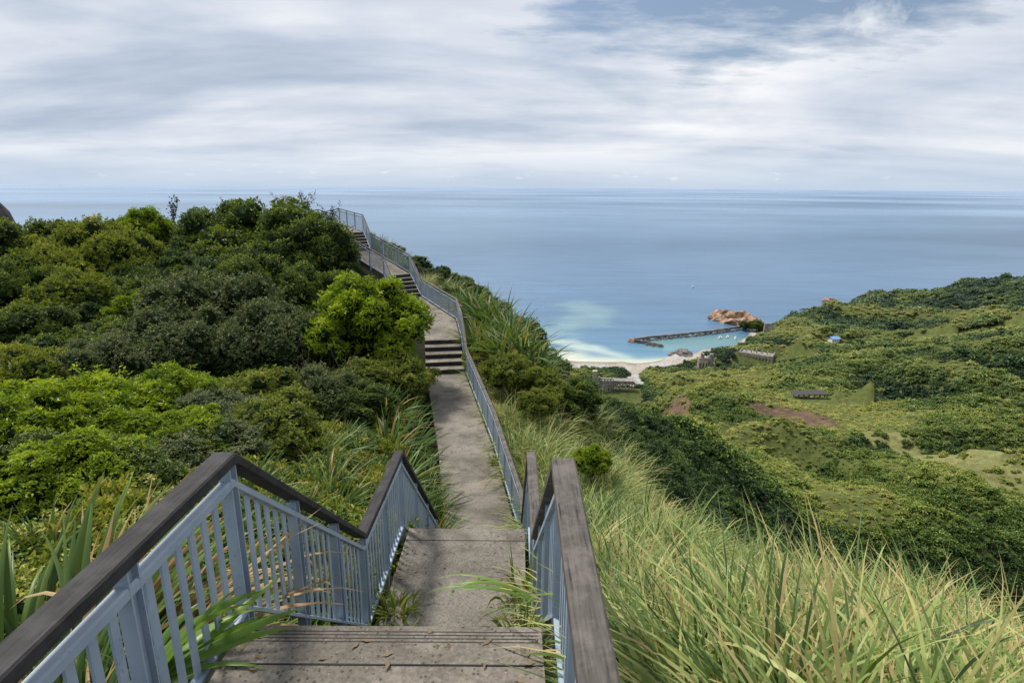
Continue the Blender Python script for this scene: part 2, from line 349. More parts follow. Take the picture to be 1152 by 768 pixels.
def cover(x, y):
    """0 = bare, 1 = scrub; and which bare kind"""
    r = np.hypot(x, y); h = H(x, y)
    bd = segdist(x, y, beach)
    be = ((bd < 34)|(h < SEA+2.2)) & (h > SEA-3) & (r > 200)
    fd = segdist(x, y, field); wob = (fbm(x/14, y/14)-.5)*9
    fi = (fd+wob < 11)
    b = scar1; s1 = (((x-b[0]-3)/22)**2+((y-b[1])/21)**2+(fbm(x/8,y/8)-.5)*1.3) < 1
    b = scar2; s2 = (((x-b[0])/9)**2+((y-b[1])/16)**2+(fbm(x/8,y/8)-.5)*1.3) < 1
    return be, fi, s1|s2
be, fi, scr = cover(X, Y)
col = np.zeros(X.shape+(3,)); g = fbm(X/60, Y/60)[...,None]; gd = fbm(X/4, Y/4)[...,None]
col[:] = np.where(R_[...,None] > 60, np.array([.045,.06,.018])*(1-g)+np.array([.125,.14,.042])*g, np.array([.022,.026,.012]))
col *= .7+.6*gd
col[fi] = (np.array([.17,.17,.065])*(.6+.8*fbm(X/9, Y/9)[...,None]))[fi]; col[scr] = (np.array([.115,.075,.05])*(.35+1.3*fbm(X/2.2, Y/9)[...,None]))[scr]; col[be] = np.array([.34,.30,.255])
hh = Z
wet = be & (hh < SEA+.5); col[wet] = np.array([.24,.20,.16])
stony = be & (hh > SEA+1.2) & (fbm(X/12, Y/5) > .5); col[stony] = np.array([.36,.36,.36])
m, nt, nd, lk, b = newmat('hill_ground')
a = N(nt, 'ShaderNodeAttribute', attribute_name='gcol'); n1 = noise(nt, .45, 9, 'pos', .7); f = maprange(nt, n1.outputs[0], .3, .7, .55, 1.4)
vm = N(nt, 'ShaderNodeVectorMath', operation='SCALE'); lk.new(a.outputs['Color'], vm.inputs[0]); lk.new(f, vm.inputs['Scale']); lk.new(vm.outputs[0], b.inputs['Base Color'])
b.inputs['Roughness'].default_value = .95; b.inputs['Specular IOR Level'].default_value = .1
bp = N(nt, 'ShaderNodeBump'); bp.inputs['Strength'].default_value = .7; bp.inputs['Distance'].default_value = .6; lk.new(n1.outputs[0], bp.inputs['Height']); lk.new(bp.outputs[0], b.inputs['Normal'])
me = npmesh('terrain', np.column_stack([X.ravel(), Y.ravel(), Z.ravel()]), faces, [m], smooth=True, col={'gcol': col.reshape(-1,3)})
tag(obj('terrain', me), kind='structure')
# ------------------------------------------------------------------ sea
bear = np.radians(np.linspace(-85, 85, 420)); rad = np.concatenate([np.geomspace(60, 350, 20)[:-1], np.geomspace(350, 1600, 300), np.geomspace(1620, 90000, 60)])
Bs, Rs = np.meshgrid(bear, rad); Xs = Rs*np.sin(Bs); Ys = Rs*np.cos(Bs)
hs = H(Xs, Ys); depth = np.where(Rs > 1400, 30, SEA-hs)
bd = segdist(Xs, Ys, beach)
def seapt(px, py): p = at(px, py, 1); k = SEA/p[2]; return (p[0]*k, k)
base = np.zeros(Xs.shape+(3,)); base[:] = (.06,.125,.215)
def blend(c, w): global base; w = np.clip(w, 0, 1)[...,None]; base = base*(1-w)+np.array(c)*w
nz = fbm(Xs/70, Ys/70); nz2 = fbm(Xs/25+5, Ys/25)
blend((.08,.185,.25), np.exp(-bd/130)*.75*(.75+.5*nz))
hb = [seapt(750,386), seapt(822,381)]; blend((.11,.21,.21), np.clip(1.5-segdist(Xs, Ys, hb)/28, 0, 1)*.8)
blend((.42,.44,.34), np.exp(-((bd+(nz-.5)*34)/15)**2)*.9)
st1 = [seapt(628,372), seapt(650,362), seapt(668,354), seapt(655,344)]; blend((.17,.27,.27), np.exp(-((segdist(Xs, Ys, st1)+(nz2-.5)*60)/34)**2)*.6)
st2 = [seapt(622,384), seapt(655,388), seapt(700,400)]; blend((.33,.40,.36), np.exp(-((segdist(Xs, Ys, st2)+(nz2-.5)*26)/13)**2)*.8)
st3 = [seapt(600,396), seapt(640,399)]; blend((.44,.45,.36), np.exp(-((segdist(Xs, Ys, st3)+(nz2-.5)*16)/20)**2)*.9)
fw = np.clip((np.log(Rs)-math.log(2500))/(math.log(40000)-math.log(2500)), 0, 1); blend((.20,.31,.47), fw*.65); blend((.10,.19,.29), np.clip((Rs-700)/2500, 0, 1)*(1-fw)*.5)  # far water paled in its own colour to paint aerial haze
idx = np.arange(Xs.size).reshape(Xs.shape)
faces = np.stack([idx[:-1,:-1], idx[:-1,1:], idx[1:,1:], idx[1:,:-1]], -1).reshape(-1,4)
m, nt, nd, lk, b = newmat('sea_water')
a = N(nt, 'ShaderNodeAttribute', attribute_name='scol')
g = N(nt, 'ShaderNodeNewGeometry')
mp = N(nt, 'ShaderNodeMapping'); mp.inputs['Scale'].default_value = (.00022,.00035,1); mp.inputs['Rotation'].default_value = (0,0,.05); lk.new(g.outputs['Position'], mp.inputs['Vector'])
nl = noise(nt, 1, 5, vec=mp.outputs[0], rough=.55)
mp2 = N(nt, 'ShaderNodeMapping'); mp2.inputs['Scale'].default_value = (.006,.035,1); mp2.inputs['Rotation'].default_value = (0,0,-.25); lk.new(g.outputs['Position'], mp2.inputs['Vector'])
nm = noise(nt, 1, 7, vec=mp2.outputs[0], rough=.65)
f = maprange(nt, nl.outputs[0], .35, .65, .75, 1.35); f2 = maprange(nt, nm.outputs[0], .3, .7, .82, 1.2)
vm = N(nt, 'ShaderNodeVectorMath', operation='SCALE'); lk.new(a.outputs['Color'], vm.inputs[0]); lk.new(math_(nt, 'MULTIPLY', f, f2), vm.inputs['Scale'])
lk.new(vm.outputs[0], b.inputs['Base Color']); b.inputs['IOR'].default_value = 1.33
lk.new(maprange(nt, nl.outputs[0], .35, .65, .38, .22), b.inputs['Roughness'])
nb_ = noise(nt, .12, 8, vec=None, coord='pos', rough=.7)
bp = N(nt, 'ShaderNodeBump'); bp.inputs['Strength'].default_value = .35; bp.inputs['Distance'].default_value = 1.2; lk.new(nb_.outputs[0], bp.inputs['Height'])
bp2 = N(nt, 'ShaderNodeBump'); bp2.inputs['Strength'].default_value = .25; bp2.inputs['Distance'].default_value = 2; lk.new(nm.outputs[0], bp2.inputs['Height']); lk.new(bp.outputs[0], bp2.inputs['Normal'])
lk.new(bp2.outputs[0], b.inputs['Normal'])
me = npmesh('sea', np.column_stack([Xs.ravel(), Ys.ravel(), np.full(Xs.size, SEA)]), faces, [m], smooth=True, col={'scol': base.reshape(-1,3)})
tag(obj('sea', me), kind='structure')
# ------------------------------------------------------------------ walkway: flights and landings
def flight(name, a, b, n):
    """n risers between path nodes a (lower index) and b"""
    mb = MB(); L0, R0, L1, R1 = PL[a], PR[a], PL[b], PR[b]; th = .45
    dz = (R1.z-R0.z)/n; up = dz > 0
    for k in range(n):
        # going up: riser at start of each tread. going down: tread k lies at z0+dz*(k+1)
        f0, f1 = k/n, (k+1)/n
        z = R0.z+dz*(k+1) if True else 0
        l0, r0 = L0.lerp(L1, f0), R0.lerp(R1, f0); l1, r1 = L0.lerp(L1, f1), R0.lerp(R1, f1)
        zp = z-dz
        e = .003
        A_, B_, C_, D_ = (l0.x,l0.y,z),(r0.x,r0.y,z),(r1.x,r1.y,z),(l1.x,l1.y,z)
        mb.quad(A_, B_, C_, D_, 0)
        mb.quad((l0.x,l0.y,min(z,zp)),(r0.x,r0.y,min(z,zp)),(r0.x,r0.y,max(z,zp)),(l0.x,l0.y,max(z,zp)),1)
        for s0, s1 in ((l0,l1),(r0,r1)): mb.quad((s0.x,s0.y,z-th),(s1.x,s1.y,z-th),(s1.x,s1.y,z),(s0.x,s0.y,z),1)
    tag(obj(name, mb.mesh(name, [M['path'], M['riser']])), kind='structure')
def slab(name, ids, mat):
    mb = MB(); th = .35
    for i, j in zip(ids[:-1], ids[1:]):
        l0, r0, l1, r1 = PL[i], PR[i], PL[j], PR[j]
        mb.quad(tuple(l0), tuple(r0), tuple(r1), tuple(l1), 0)
        d = Vector((0,0,th))
        mb.quad(tuple(l0-d), tuple(l1-d), tuple(l1), tuple(l0), 0); mb.quad(tuple(r0-d), tuple(r1-d), tuple(r1), tuple(r0), 0)
    i, j = ids[0], ids[-1]; d = Vector((0,0,th))
    mb.quad(tuple(PL[i]-d), tuple(PR[i]-d), tuple(PR[i]), tuple(PL[i]), 0); mb.quad(tuple(PL[j]-d), tuple(PR[j]-d), tuple(PR[j]), tuple(PL[j]), 0)
    tag(obj(name, mb.mesh(name, [M[mat]])), kind='structure')
flight('stairs', 0, 1, 18); flight('stairs', 2, 3, 12); flight('stairs', 4, 5, 16); flight('stairs', 8, 9, 5); flight('stairs', 11, 12, 6); flight('stairs', 13, 14, 6)
slab('landing', [1,2], 'concrete'); slab('landing', [3,4], 'path'); slab('path', [5,6,7,8], 'path'); slab('path', [9,10,11], 'path'); slab('path', [12,13], 'path'); slab('path', [14,15,16,17], 'path')
# nosing blocks at the landing edges with joint and anti-slip grooves
def nosing(node, depth, z, grooves):
    y = PR[node].y; x0, x1 = PL[node].x, PR[node].x
    mb = MB(); mb.box((x0+.002, y-depth, z-.11), (x1-.002, y+.012, z+.006), 0)
    mb.box((x0+.01, y-depth-.005, z-.02), (x1-.01, y-depth-.001, z+.004), 1)
    for g in range(grooves): mb.box((x0+.02, y-.006-.022*(g+1), z), (x1-.02, y-.006-.022*(g+1)+.005, z+.0075), 1)
    o = obj('stair_nosing', mb.mesh('stair_nosing', [M['concrete'] if grooves else M['path'], M['riser']])); tag(o, kind='structure')
nosing(2, .225, -2.14, 4); nosing(4, .24, -4.30, 0)
# concrete plinth blocks below the near landing (support)
# ------------------------------------------------------------------ railings
BAL = None
def railing(name, label, nodes, spacing=.105, post=.88, mats=('steel','wood_grey'), maxbal=100, hw=.115, hh_=.055):
    """nodes: (x,y,ztop,zbottom)"""
    root = empty(name, nodes[0][:2]+(nodes[0][3],)); org = Vector(root.location); tag(root, label, 'railing')
    T = [Vector((n[0],n[1],n[2]))-org for n in nodes]; Bm = [Vector((n[0],n[1],n[3]))-org for n in nodes]
    st, wd = M[mats[0]], M[mats[1]]
    mb = MB(); mb.sweep([p+Vector((0,0,-hh_/2)) for p in T], hw, hh_, 0, .008); obj('handrail', mb.mesh('handrail', [wd]), root)
    mb = MB(); mb.sweep([p+Vector((0,0,-.165)) for p in T], .058, .045, 0, .008); obj('top_bar', mb.mesh('top_bar', [st]), root)
    mb = MB(); mb.sweep([p+Vector((0,0,.015)) for p in Bm], .055, .03, 0, .006); obj('bottom_bar', mb.mesh('bottom_bar', [st]), root)
    extra = MB(); nb_ = 0; tot = []
    for i in range(len(nodes)-1):
        a, b_, c, d = T[i], T[i+1], Bm[i], Bm[i+1]; L = math.hypot(b_.x-a.x, b_.y-a.y); ang = math.atan2(b_.y-a.y, b_.x-a.x)
        npost = max(1, round(L/post))
        for k in range(npost + (1 if i == len(nodes)-2 else 0)):
            f = k/npost; p = c.lerp(d, f); t = a.lerp(b_, f); h = t.z-p.z
            mb = MB()
            mb.box((-.034,-.030,-.28),(-.026,.030,h-.058)); mb.box((.026,-.030,-.28),(.034,.030,h-.058)); mb.box((-.0255,-.005,-.28),(.0255,.005,h-.06))
            o = obj('post', mb.mesh('post', [st]), root, p); o.rotation_euler = (0,0,ang+PI/2*0)
        nbal = max(1, int(round(L/spacing)))
        for k in range(nbal):
            f = (k+.5)/nbal
            if min(abs(f-j/npost) for j in range(npost+1))*L < .055: continue
            p = c.lerp(d, f); t = a.lerp(b_, f); tot.append((p, t.z-.18-p.z-.028, ang))
    for k, (p, h, ang) in enumerate(tot):
        ca, sa = math.cos(ang), math.sin(ang); w, tk = .020, .006; z0, z1 = .028, h+.028
        R2 = lambda x, y, z: (ca*x-sa*y, sa*x+ca*y, z)
        P = [R2(x, y, z) for z in (z0, z1) for x, y in ((-w,-tk),(w,-tk),(w,tk),(-w,tk))]
        if k < maxbal:
            mb = MB(); mb.hexa(P); obj('baluster', mb.mesh('baluster', [st]), root, p)
        else: extra.hexa([tuple(Vector(q)+p) for q in P])
    if extra.v: tag(obj('balusters', extra.mesh('balusters', [st]), root), kind='stuff')
    return root
railing('railing', 'near blue steel railing with dark timber handrail, left of the stairs',
        [(-1.42,-2.4,1.7,.75),(-1.42,1.05,-1.28,-2.2),(-1.42,2.62,-1.28,-2.2),(-1.42,4.83,-3.19,-4.25),(-1.40,6.6,-3.19,-4.25),(-1.40,9.55,-5.95,-7.0)], mats=('steel','wood_dark'))
railing('railing', 'near blue steel railing with grey timber handrail, right of the stairs',
        [(.24,-2.4,1.7,.75),(.24,1.05,-1.28,-2.2),(.255,2.58,-1.28,-2.2),(.25,4.83,-3.19,-4.25),(.25,6.6,-3.19,-4.25),(.24,9.45,-5.95,-7.0)], mats=('steel','wood_grey'))
RR = offs(PR, .07)
fr = [(.24,9.75,-5.98,-7.0)] + [(RR[i].x, RR[i].y, RR[i].z+h, RR[i].z+.04) for i, h in ((6,1.0),(7,1.0),(8,1.02),(9,1.02),(10,1.0),(11,1.06),(12,1.12),(13,1.12),(14,1.12),(15,1.12),(16,1.1),(17,1.1))]
railing('railing', 'long blue steel railing winding along the right edge of the path up the far hill', fr, spacing=.12, post=1.2, hw=.10, mats=('steel','wood_brown'))
LL = offs(PL, -.07)
def lp(i, f=0.0, h=1.1):
    p = LL[i].lerp(LL[i+1], f); return (p.x, p.y, p.z+h, p.z+.04)
railing('railing', 'short blue steel railing on the left edge of the far upper stairs', [lp(11,.25),lp(12),lp(13),lp(14),lp(15),lp(16)], spacing=.12, post=1.2, hw=.07)
# ------------------------------------------------------------------ plant templates
def rot_basis(d):
    """unit vectors a,b perpendicular to d (n,3)"""
    up = np.where(np.abs(d[:,2:3]) > .9, np.array([[1.,0,0]]), np.array([[0,0,1.]]))
    a = np.cross(d, up); a /= np.linalg.norm(a, axis=1, keepdims=True); return a, np.cross(d, a)
def icodirs(n):
    i = np.arange(n)+.5; ph = np.arccos(1-2*i/n); th = PI*(1+5**.5)*i
    return np.column_stack([np.cos(th)*np.sin(ph), np.sin(th)*np.sin(ph), np.cos(ph)])
def uvball(c, r, g, nu=14, nv=9):
    V = []; Fq = []
    for j in range(nv+1):
        for i in range(nu):
            th = PI*j/nv; ph = 2*PI*i/nu; d = np.array([math.sin(th)*math.cos(ph), math.sin(th)*math.sin(ph), math.cos(th)])
            V.append(c + d*r*(.86+.22*g.random()))
    for j in range(nv):
        for i in range(nu): Fq.append((j*nu+i, (j+1)*nu+i, (j+1)*nu+(i+1) % nu, j*nu+(i+1) % nu))
    return V, Fq
def crown(name, mat, seed, lobes=22, clusters=1100, k=7, leaf=.06, lw=.33, spread=.9, lobe_r=(.26,.42), zs=.8, droop=0., stray=.05, core=.8, folded=False, rough=.16, tvar=.15):
    g = np.random.default_rng(seed)
    d = icodirs(int(lobes*1.6)); d = d[d[:,2] > -.3]
    d = d + g.normal(0,.25,d.shape); d /= np.linalg.norm(d, axis=1, keepdims=True)
    bump = lambda q: 1+rough*2*(vnoise(q[:,0]*2.1+seed, q[:,1]*2.1+q[:,2]*1.7+seed)-.5)+rough*(vnoise(q[:,0]*5+seed, q[:,1]*5+q[:,2]*4)-.5)
    lr = lobe_r[0]+(lobe_r[1]-lobe_r[0])*g.random(len(d))**1.3; lc = d*((1.0-lr*g.uniform(.75,1.25,len(d)))*bump(d))[:,None]; lc[:,2] *= zs
    lc = np.vstack([lc, [[0,0,.0]]]); lr = np.append(lr, .55)
    n = clusters*3; li = g.choice(len(lc), n, p=lr**2/(lr**2).sum())
    dd = g.normal(0,1,(n,3)); dd /= np.linalg.norm(dd, axis=1, keepdims=True); dd[:,2] = np.abs(dd[:,2])*np.where(g.random(n) < .75, 1, -1)
    off = g.uniform(.80,1.06,n)*(1+.18*(vnoise(dd[:,0]*3+li*1.7, dd[:,1]*3+dd[:,2]*3)-.5)) + np.where(g.random(n) < stray, g.uniform(0,.45,n), 0)
    pos = lc[li] + dd*(lr[li]*off)[:,None]
    keep = pos[:,2] > -.55; pos, dd, li = pos[keep], dd[keep], li[keep]
    mind = np.full(len(pos), 9.)
    for j in range(len(lc)):
        q = np.linalg.norm(pos-lc[j], axis=1)/lr[j]; q[li == j] = 9; mind = np.minimum(mind, q)
    keep = mind > .9; pos = pos[keep][:clusters]; dd = dd[keep][:clusters]; n = len(pos)
    ax = dd*.75 + np.array([0,0,.7]) + g.normal(0,.25,(n,3)); ax /= np.linalg.norm(ax, axis=1, keepdims=True)
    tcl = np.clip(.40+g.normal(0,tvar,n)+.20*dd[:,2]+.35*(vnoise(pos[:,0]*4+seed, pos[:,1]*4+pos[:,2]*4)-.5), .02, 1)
    P = np.repeat(pos, k, 0); AX = np.repeat(ax, k, 0); a, bb = rot_basis(AX); m_ = n*k
    ph = g.random(m_)*2*PI; al = g.uniform(.35,1.15,m_)*spread
    rad_ = a*np.cos(ph)[:,None] + bb*np.sin(ph)[:,None]
    ld = AX*np.cos(al)[:,None] + rad_*np.sin(al)[:,None]; ld[:,2] -= droop; ld /= np.linalg.norm(ld, axis=1, keepdims=True)
    side = np.cross(ld, AX + g.normal(0,.25,(m_,3))); side /= np.linalg.norm(side, axis=1, keepdims=True)+1e-9
    L = leaf*g.uniform(.6,1.3,m_)[:,None]; P = P + g.normal(0, leaf*.35, P.shape)
    nrm = np.cross(side, ld); lt = np.clip(np.repeat(tcl, k)+g.normal(0,.09,m_), 0, 1)
    if folded:
        pts = [P, P+ld*L*.3+side*L*lw*.9+nrm*L*.10, P+ld*L*.68+side*L*lw*.75+nrm*L*.06, P+ld*L-nrm*L*.16, P+ld*L*.68-side*L*lw*.75+nrm*L*.06, P+ld*L*.3-side*L*lw*.9+nrm*L*.10]
        V = np.stack(pts, 1).reshape(-1,3); o = (np.arange(m_)*6)[:,None]; Fq = np.vstack([o+np.array([[0,1,2,3]]), o+np.array([[0,3,4,5]])]); t = np.repeat(lt, 6)
    else:
        V = np.stack([P, P+ld*L*.5+side*L*lw, P+ld*L-nrm*L*.12, P+ld*L*.5-side*L*lw], 1).reshape(-1,3); Fq = np.arange(m_*4).reshape(-1,4); t = np.repeat(lt, 4)
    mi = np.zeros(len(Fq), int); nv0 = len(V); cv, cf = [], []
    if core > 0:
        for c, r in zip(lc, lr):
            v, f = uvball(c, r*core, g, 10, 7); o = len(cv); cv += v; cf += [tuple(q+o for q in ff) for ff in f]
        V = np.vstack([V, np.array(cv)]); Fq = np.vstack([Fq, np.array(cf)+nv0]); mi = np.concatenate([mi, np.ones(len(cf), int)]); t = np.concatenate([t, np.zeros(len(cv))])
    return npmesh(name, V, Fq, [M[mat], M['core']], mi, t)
def blades(name, mat, seed, n, L=(.8,1.3), w=(.012,.02), base=.08, el=(55,88), bend=(40,110), K=6, az=None, dry=.15, zcurve=1.5, tb=.25, tv=.2, fold=False, dry_mat=None):
    g = np.random.default_rng(seed)
    ph = g.random(n)*2*PI if az is None else g.uniform(az[0], az[1], n)
    e0 = np.radians(g.uniform(*el, n)); be_ = np.radians(g.uniform(*bend, n)); LL_ = g.uniform(*L, n); ww = g.uniform(*w, n)
    ro = base*np.sqrt(g.random(n)); p = np.column_stack([np.cos(ph+g.normal(0,.6,n))*ro, np.sin(ph+g.normal(0,.6,n))*ro, np.full(n,-.05)])
    dphi = g.normal(0,.35,n); tw = g.normal(0,.35,n); pts = []; 
    s_ = np.linspace(0,1,K+1); tt = np.clip(tb+g.normal(0,tv,n), 0, .85); isd = g.random(n) < dry; tt = np.where(isd, g.uniform(.88,1,n), tt)
    V = []; T_ = []
    q = p.copy()
    for i, s in enumerate(s_):
        e = e0-be_*s**zcurve; az_ = ph+dphi*s
        d = np.column_stack([np.cos(e)*np.cos(az_), np.cos(e)*np.sin(az_), np.sin(e)])
        if i: q = q + d*(LL_/K)[:,None]
        sd = np.column_stack([-np.sin(az_), np.cos(az_), np.zeros(n)]); up = np.cross(d, sd)
        sd2 = sd*np.cos(tw*s*2)[:,None] + up*np.sin(tw*s*2)[:,None]
        wd = ww*np.clip(min(1, .55+s*1.6)*(1-s**2.6)+.02, .02, 1)
        if fold:
            V.append(np.stack([q-sd2*wd[:,None], q - up*wd[:,None]*-.45, q+sd2*wd[:,None]], 1))
        else: V.append(np.stack([q-sd2*wd[:,None], q+sd2*wd[:,None]], 1))
        T_.append(np.repeat(np.clip(tt + (s-.5)*.18 + (.25*(s > .85) if dry > 0 else 0)*(g.random(n) < .4), 0, 1)[:,None], 3 if fold else 2, 1))
    c = 3 if fold else 2
    V = np.stack(V, 1).reshape(-1,3); T_ = np.stack(T_, 1).reshape(-1); Fq = []
    b0 = (np.arange(n)*(K+1)*c)[:,None]
    for i in range(K):
        for j in range(c-1):
            o = i*c+j; Fq.append(np.concatenate([b0+o, b0+o+1, b0+o+c+1, b0+o+c], 1))
    Fq = np.vstack(Fq)
    return npmesh(name, V, Fq, [M[mat]], None, T_, smooth=fold)
CR = {'bright': [crown('crown', 'leaf_bright', s_, clusters=2600, k=8, leaf=.058, lw=.2, spread=1.2, lobes=34, lobe_r=(.13,.34), folded=True, stray=.06, core=.72) for s_ in (1,2)],
      'dark': [crown('crown', 'leaf_dark', s_, clusters=3600, k=7, leaf=.038, lw=.3, lobes=44, lobe_r=(.12,.30), rough=.25, core=.74) for s_ in (3,4)],
      'grey': [crown('crown', 'leaf_grey', s_, clusters=3400, k=7, leaf=.042, lw=.26, droop=.35, stray=.22, lobes=30, lobe_r=(.14,.36), rough=.25, core=.72) for s_ in (5,6)],
      'olive': [crown('crown', 'leaf_olive', s_, clusters=2600, k=7, leaf=.05, lw=.27, stray=.25, lobes=26, lobe_r=(.13,.36), rough=.3, core=.7, folded=True) for s_ in (7,8)],
      'airy': [crown('crown', 'leaf_dark', 9, clusters=800, k=6, leaf=.07, lw=.35, stray=.4, lobes=14, lobe_r=(.14,.26), core=.35)]}
def trunk_mesh():
    mb = MB(); g = random.Random(5)
    def limb(a, b, r0, r1, n=6):
        a, b = Vector(a), Vector(b); d = (b-a).normalized(); x = d.orthogonal().normalized(); y = d.cross(x); n0 = len(mb.v); S = 4
        for i in range(S+1):
            f = i/S; c = a.lerp(b, f)+Vector((g.uniform(-.03,.03), g.uniform(-.03,.03), 0)); r = r0+(r1-r0)*f
            for k in range(n): mb.v.append(tuple(c + x*r*math.cos(2*PI*k/n) + y*r*math.sin(2*PI*k/n)))
        for i in range(S):
            for k in range(n): q = n0+i*n; mb.f.append((q+k, q+(k+1) % n, q+n+(k+1) % n, q+n+k)); mb.m.append(0)
    limb((0,0,-.15),(0,0,.55),.07,.05)
    for k in range(5):
        an = k*2*PI/5+.4; limb((0,0,.3+.05*k),(.55*math.cos(an),.55*math.sin(an),1.0),.04,.012)
    return mb.mesh('trunk', [M['bark']], True)
TRUNK = trunk_mesh()
def shrub(kind, px, top, Y, r, label, name='shrub', cat='shrub', zs=1.0, group=None, var=0):
    tp = at(px, top, Y); g0 = float(H(np.array([tp[0]]), np.array([tp[1]]))[0])
    hgt = max(tp[2]-g0, r*.9)
    o = empty(name, (tp[0], tp[1], tp[2]-hgt), random.uniform(0,6)); tag(o, label, cat, group)
    cz = hgt - r*.98*zs
    c = obj('crown', CR[kind][var % len(CR[kind])], o, (0,0,max(cz, .12*hgt))); c.scale = (r/1.02, r/1.02, r*zs)
    t = obj('trunk', TRUNK, o); t.scale = (r*.8, r*.8, max(.3, cz))
    return o
S = shrub
S('bright', 408, 306, 20, 2.25, 'rounded bright green shrub beside the path below the far stairs', zs=.95)
S('bright', 172, 416, 12.5, 1.75, 'bright lime green shrub in front of the grey-green tree', zs=.8)
S('bright', 60, 424, 10.5, 1.9, 'bright lime green shrub at the left edge, above the torn strap leaves', zs=.8, var=1)
S('bright', 130, 470, 9, 1.2, 'low bright green shrub between the two lime green shrubs and the dark handrail', zs=.7)
S('bright', 10, 440, 8.5, 1.3, 'lime green shrub cut by the left edge of the picture', zs=.8)
S('bright', 205, 462, 9.5, .9, 'small lime green shrub at the right end of the bright shrubs', zs=.7, var=1)
S('bright', 62, 492, 6.8, 1.0, 'bright green shrub just above the torn strap leaves', zs=.7)
S('dark', 305, 227, 35, 4.9, 'broad dark green tree crowning the hilltop left of the walkway', 'tree', 'tree', zs=.95)
S('dark', 355, 246, 33, 2.6, 'dark green tree next to the upper walkway railing', 'tree', 'tree', var=1)
S('dark', 246, 233, 37, 3.0, 'dark green tree left of the broad hilltop tree', 'tree', 'tree', var=1)
S('bright', 157, 233, 38, 1.9, 'small bright tree poking above the hilltop skyline', 'tree', 'tree', zs=1.1)
S('olive', 98, 254, 33, 2.7, 'yellow-green tree on the skyline at left', 'tree', 'tree')
S('olive', 128, 268, 30, 2.4, 'yellowish tree just below the skyline at left', 'tree', 'tree', var=1)
S('dark', 30, 252, 35, 3.4, 'dark tree at the far left of the skyline', 'tree', 'tree')
S('airy', 63, 246, 37, 1.8, 'sparse dark tree with open branches on the left skyline', 'tree', 'tree')
S('airy', 118, 246, 39, 1.6, 'thin dark treetop behind the yellow-green tree', 'tree', 'tree')
S('olive', 55, 285, 28, 2.3, 'olive tree below the dark skyline tree at far left', 'tree', 'tree')
S('dark', 15, 300, 25, 2.6, 'dark bushy tree on the left edge below the skyline', 'tree', 'tree', var=1)
S('olive', 75, 318, 24, 2.2, 'olive green tree in the middle of the left slope', 'tree', 'tree', var=1)
S('dark', 122, 322, 25, 2.4, 'deep green tree left of the grey-green tree', 'tree', 'tree')
S('dark', 170, 300, 29, 2.6, 'dark tree behind the grey-green tree', 'tree', 'tree', var=1)
S('dark', 275, 290, 27, 2.4, 'dark tree standing between the hilltop tree and grey-green tree', 'tree', 'tree')
S('dark', 352, 300, 25, 2.3, 'dark shaded tree behind the rounded bright shrub', 'tree', 'tree', var=1)
S('grey', 232, 298, 22, 2.9, 'large grey-green tree with drooping leaves in mid slope', 'tree', 'tree', zs=1.1)
S('grey', 305, 335, 19.5, 2.1, 'grey-green shrub left of the rounded bright shrub', var=1, zs=1.1)
S('grey', 185, 355, 19, 2.1, 'grey-green shrub at the lower left of the large grey-green tree', var=1)
S('dark', 90, 365, 19, 2.2, 'dark green shrub above the left lime green shrub', zs=.9)
S('olive', 28, 392, 16, 1.8, 'brownish olive shrub at the left edge in mid slope', zs=.9)
S('dark', 20, 345, 21, 2.0, 'dark shrub at the left edge under the bushy tree', zs=.9, var=1)
S('bright', 145, 338, 23.5, 1.1, 'small bright green shrub squeezed beside the deep green tree')
S('grey', 110, 385, 17, 1.6, 'grey-green low shrub right behind the lime green shrubs', var=1)
S('olive', 448, 395, 18, 1.3, 'olive shrub touching the left side of the far steps', zs=.8)
S('olive', 405, 408, 17, 1.3, 'olive shrub right below the rounded bright shrub', zs=.7, var=1)
S('grey', 360, 408, 15.5, 1.3, 'grey twiggy shrub at the foot of the grey-green shrub')
S('olive', 285, 416, 14, 1.5, 'low olive shrub in the middle below the large grey-green tree', zs=.7)
S('grey', 235, 440, 12, 1.3, 'low grey-green shrub right of the bright lime green shrub', zs=.7, var=1)
S('olive', 300, 455, 11, 1.2, 'low olive shrub above the bend of the dark handrail', zs=.7, var=1)
S('grey', 215, 478, 9, 1.1, 'low grey-green shrub close behind the dark handrail', zs=.7)
S('dark', 400, 432, 15, 1.1, 'dark low shrub behind the strap-leaved plants', zs=.7)
S('dark', 20, 500, 7, 1.1, 'shaded green shrub behind the torn strap leaves', zs=.7)
S('dark', 115, 505, 7, 1.0, 'shaded shrub under the low bright green shrub', zs=.7, var=1)
S('olive', 500, 392, 0, 1, '') if 0 else None
# right of the walkway
S('olive', 574, 396, 19, 1.0, 'olive shrub right of the long railing below the spiky plants', zs=.8)
S('olive', 548, 385, 22, 1.0, 'small olive shrub against the long railing', zs=.9, var=1)
S('olive', 612, 414, 19, 1.0, 'olive green shrub on the slope edge above the beach', zs=.8, var=1)
S('dark', 640, 424, 19, 1.2, 'dark shrub on the slope edge just left of the beach ruin', zs=.9)
S('olive', 606, 436, 17, .7, 'light olive shrub between the long railing and the pale grass', zs=.8)
S('bright', 668, 500, 12.5, .5, 'small bright green shrub in the grass behind the right handrail', zs=.9)
S('olive', 655, 446, 24, 1.3, 'olive shrub at the top of the dark right slope', zs=.8, var=1)
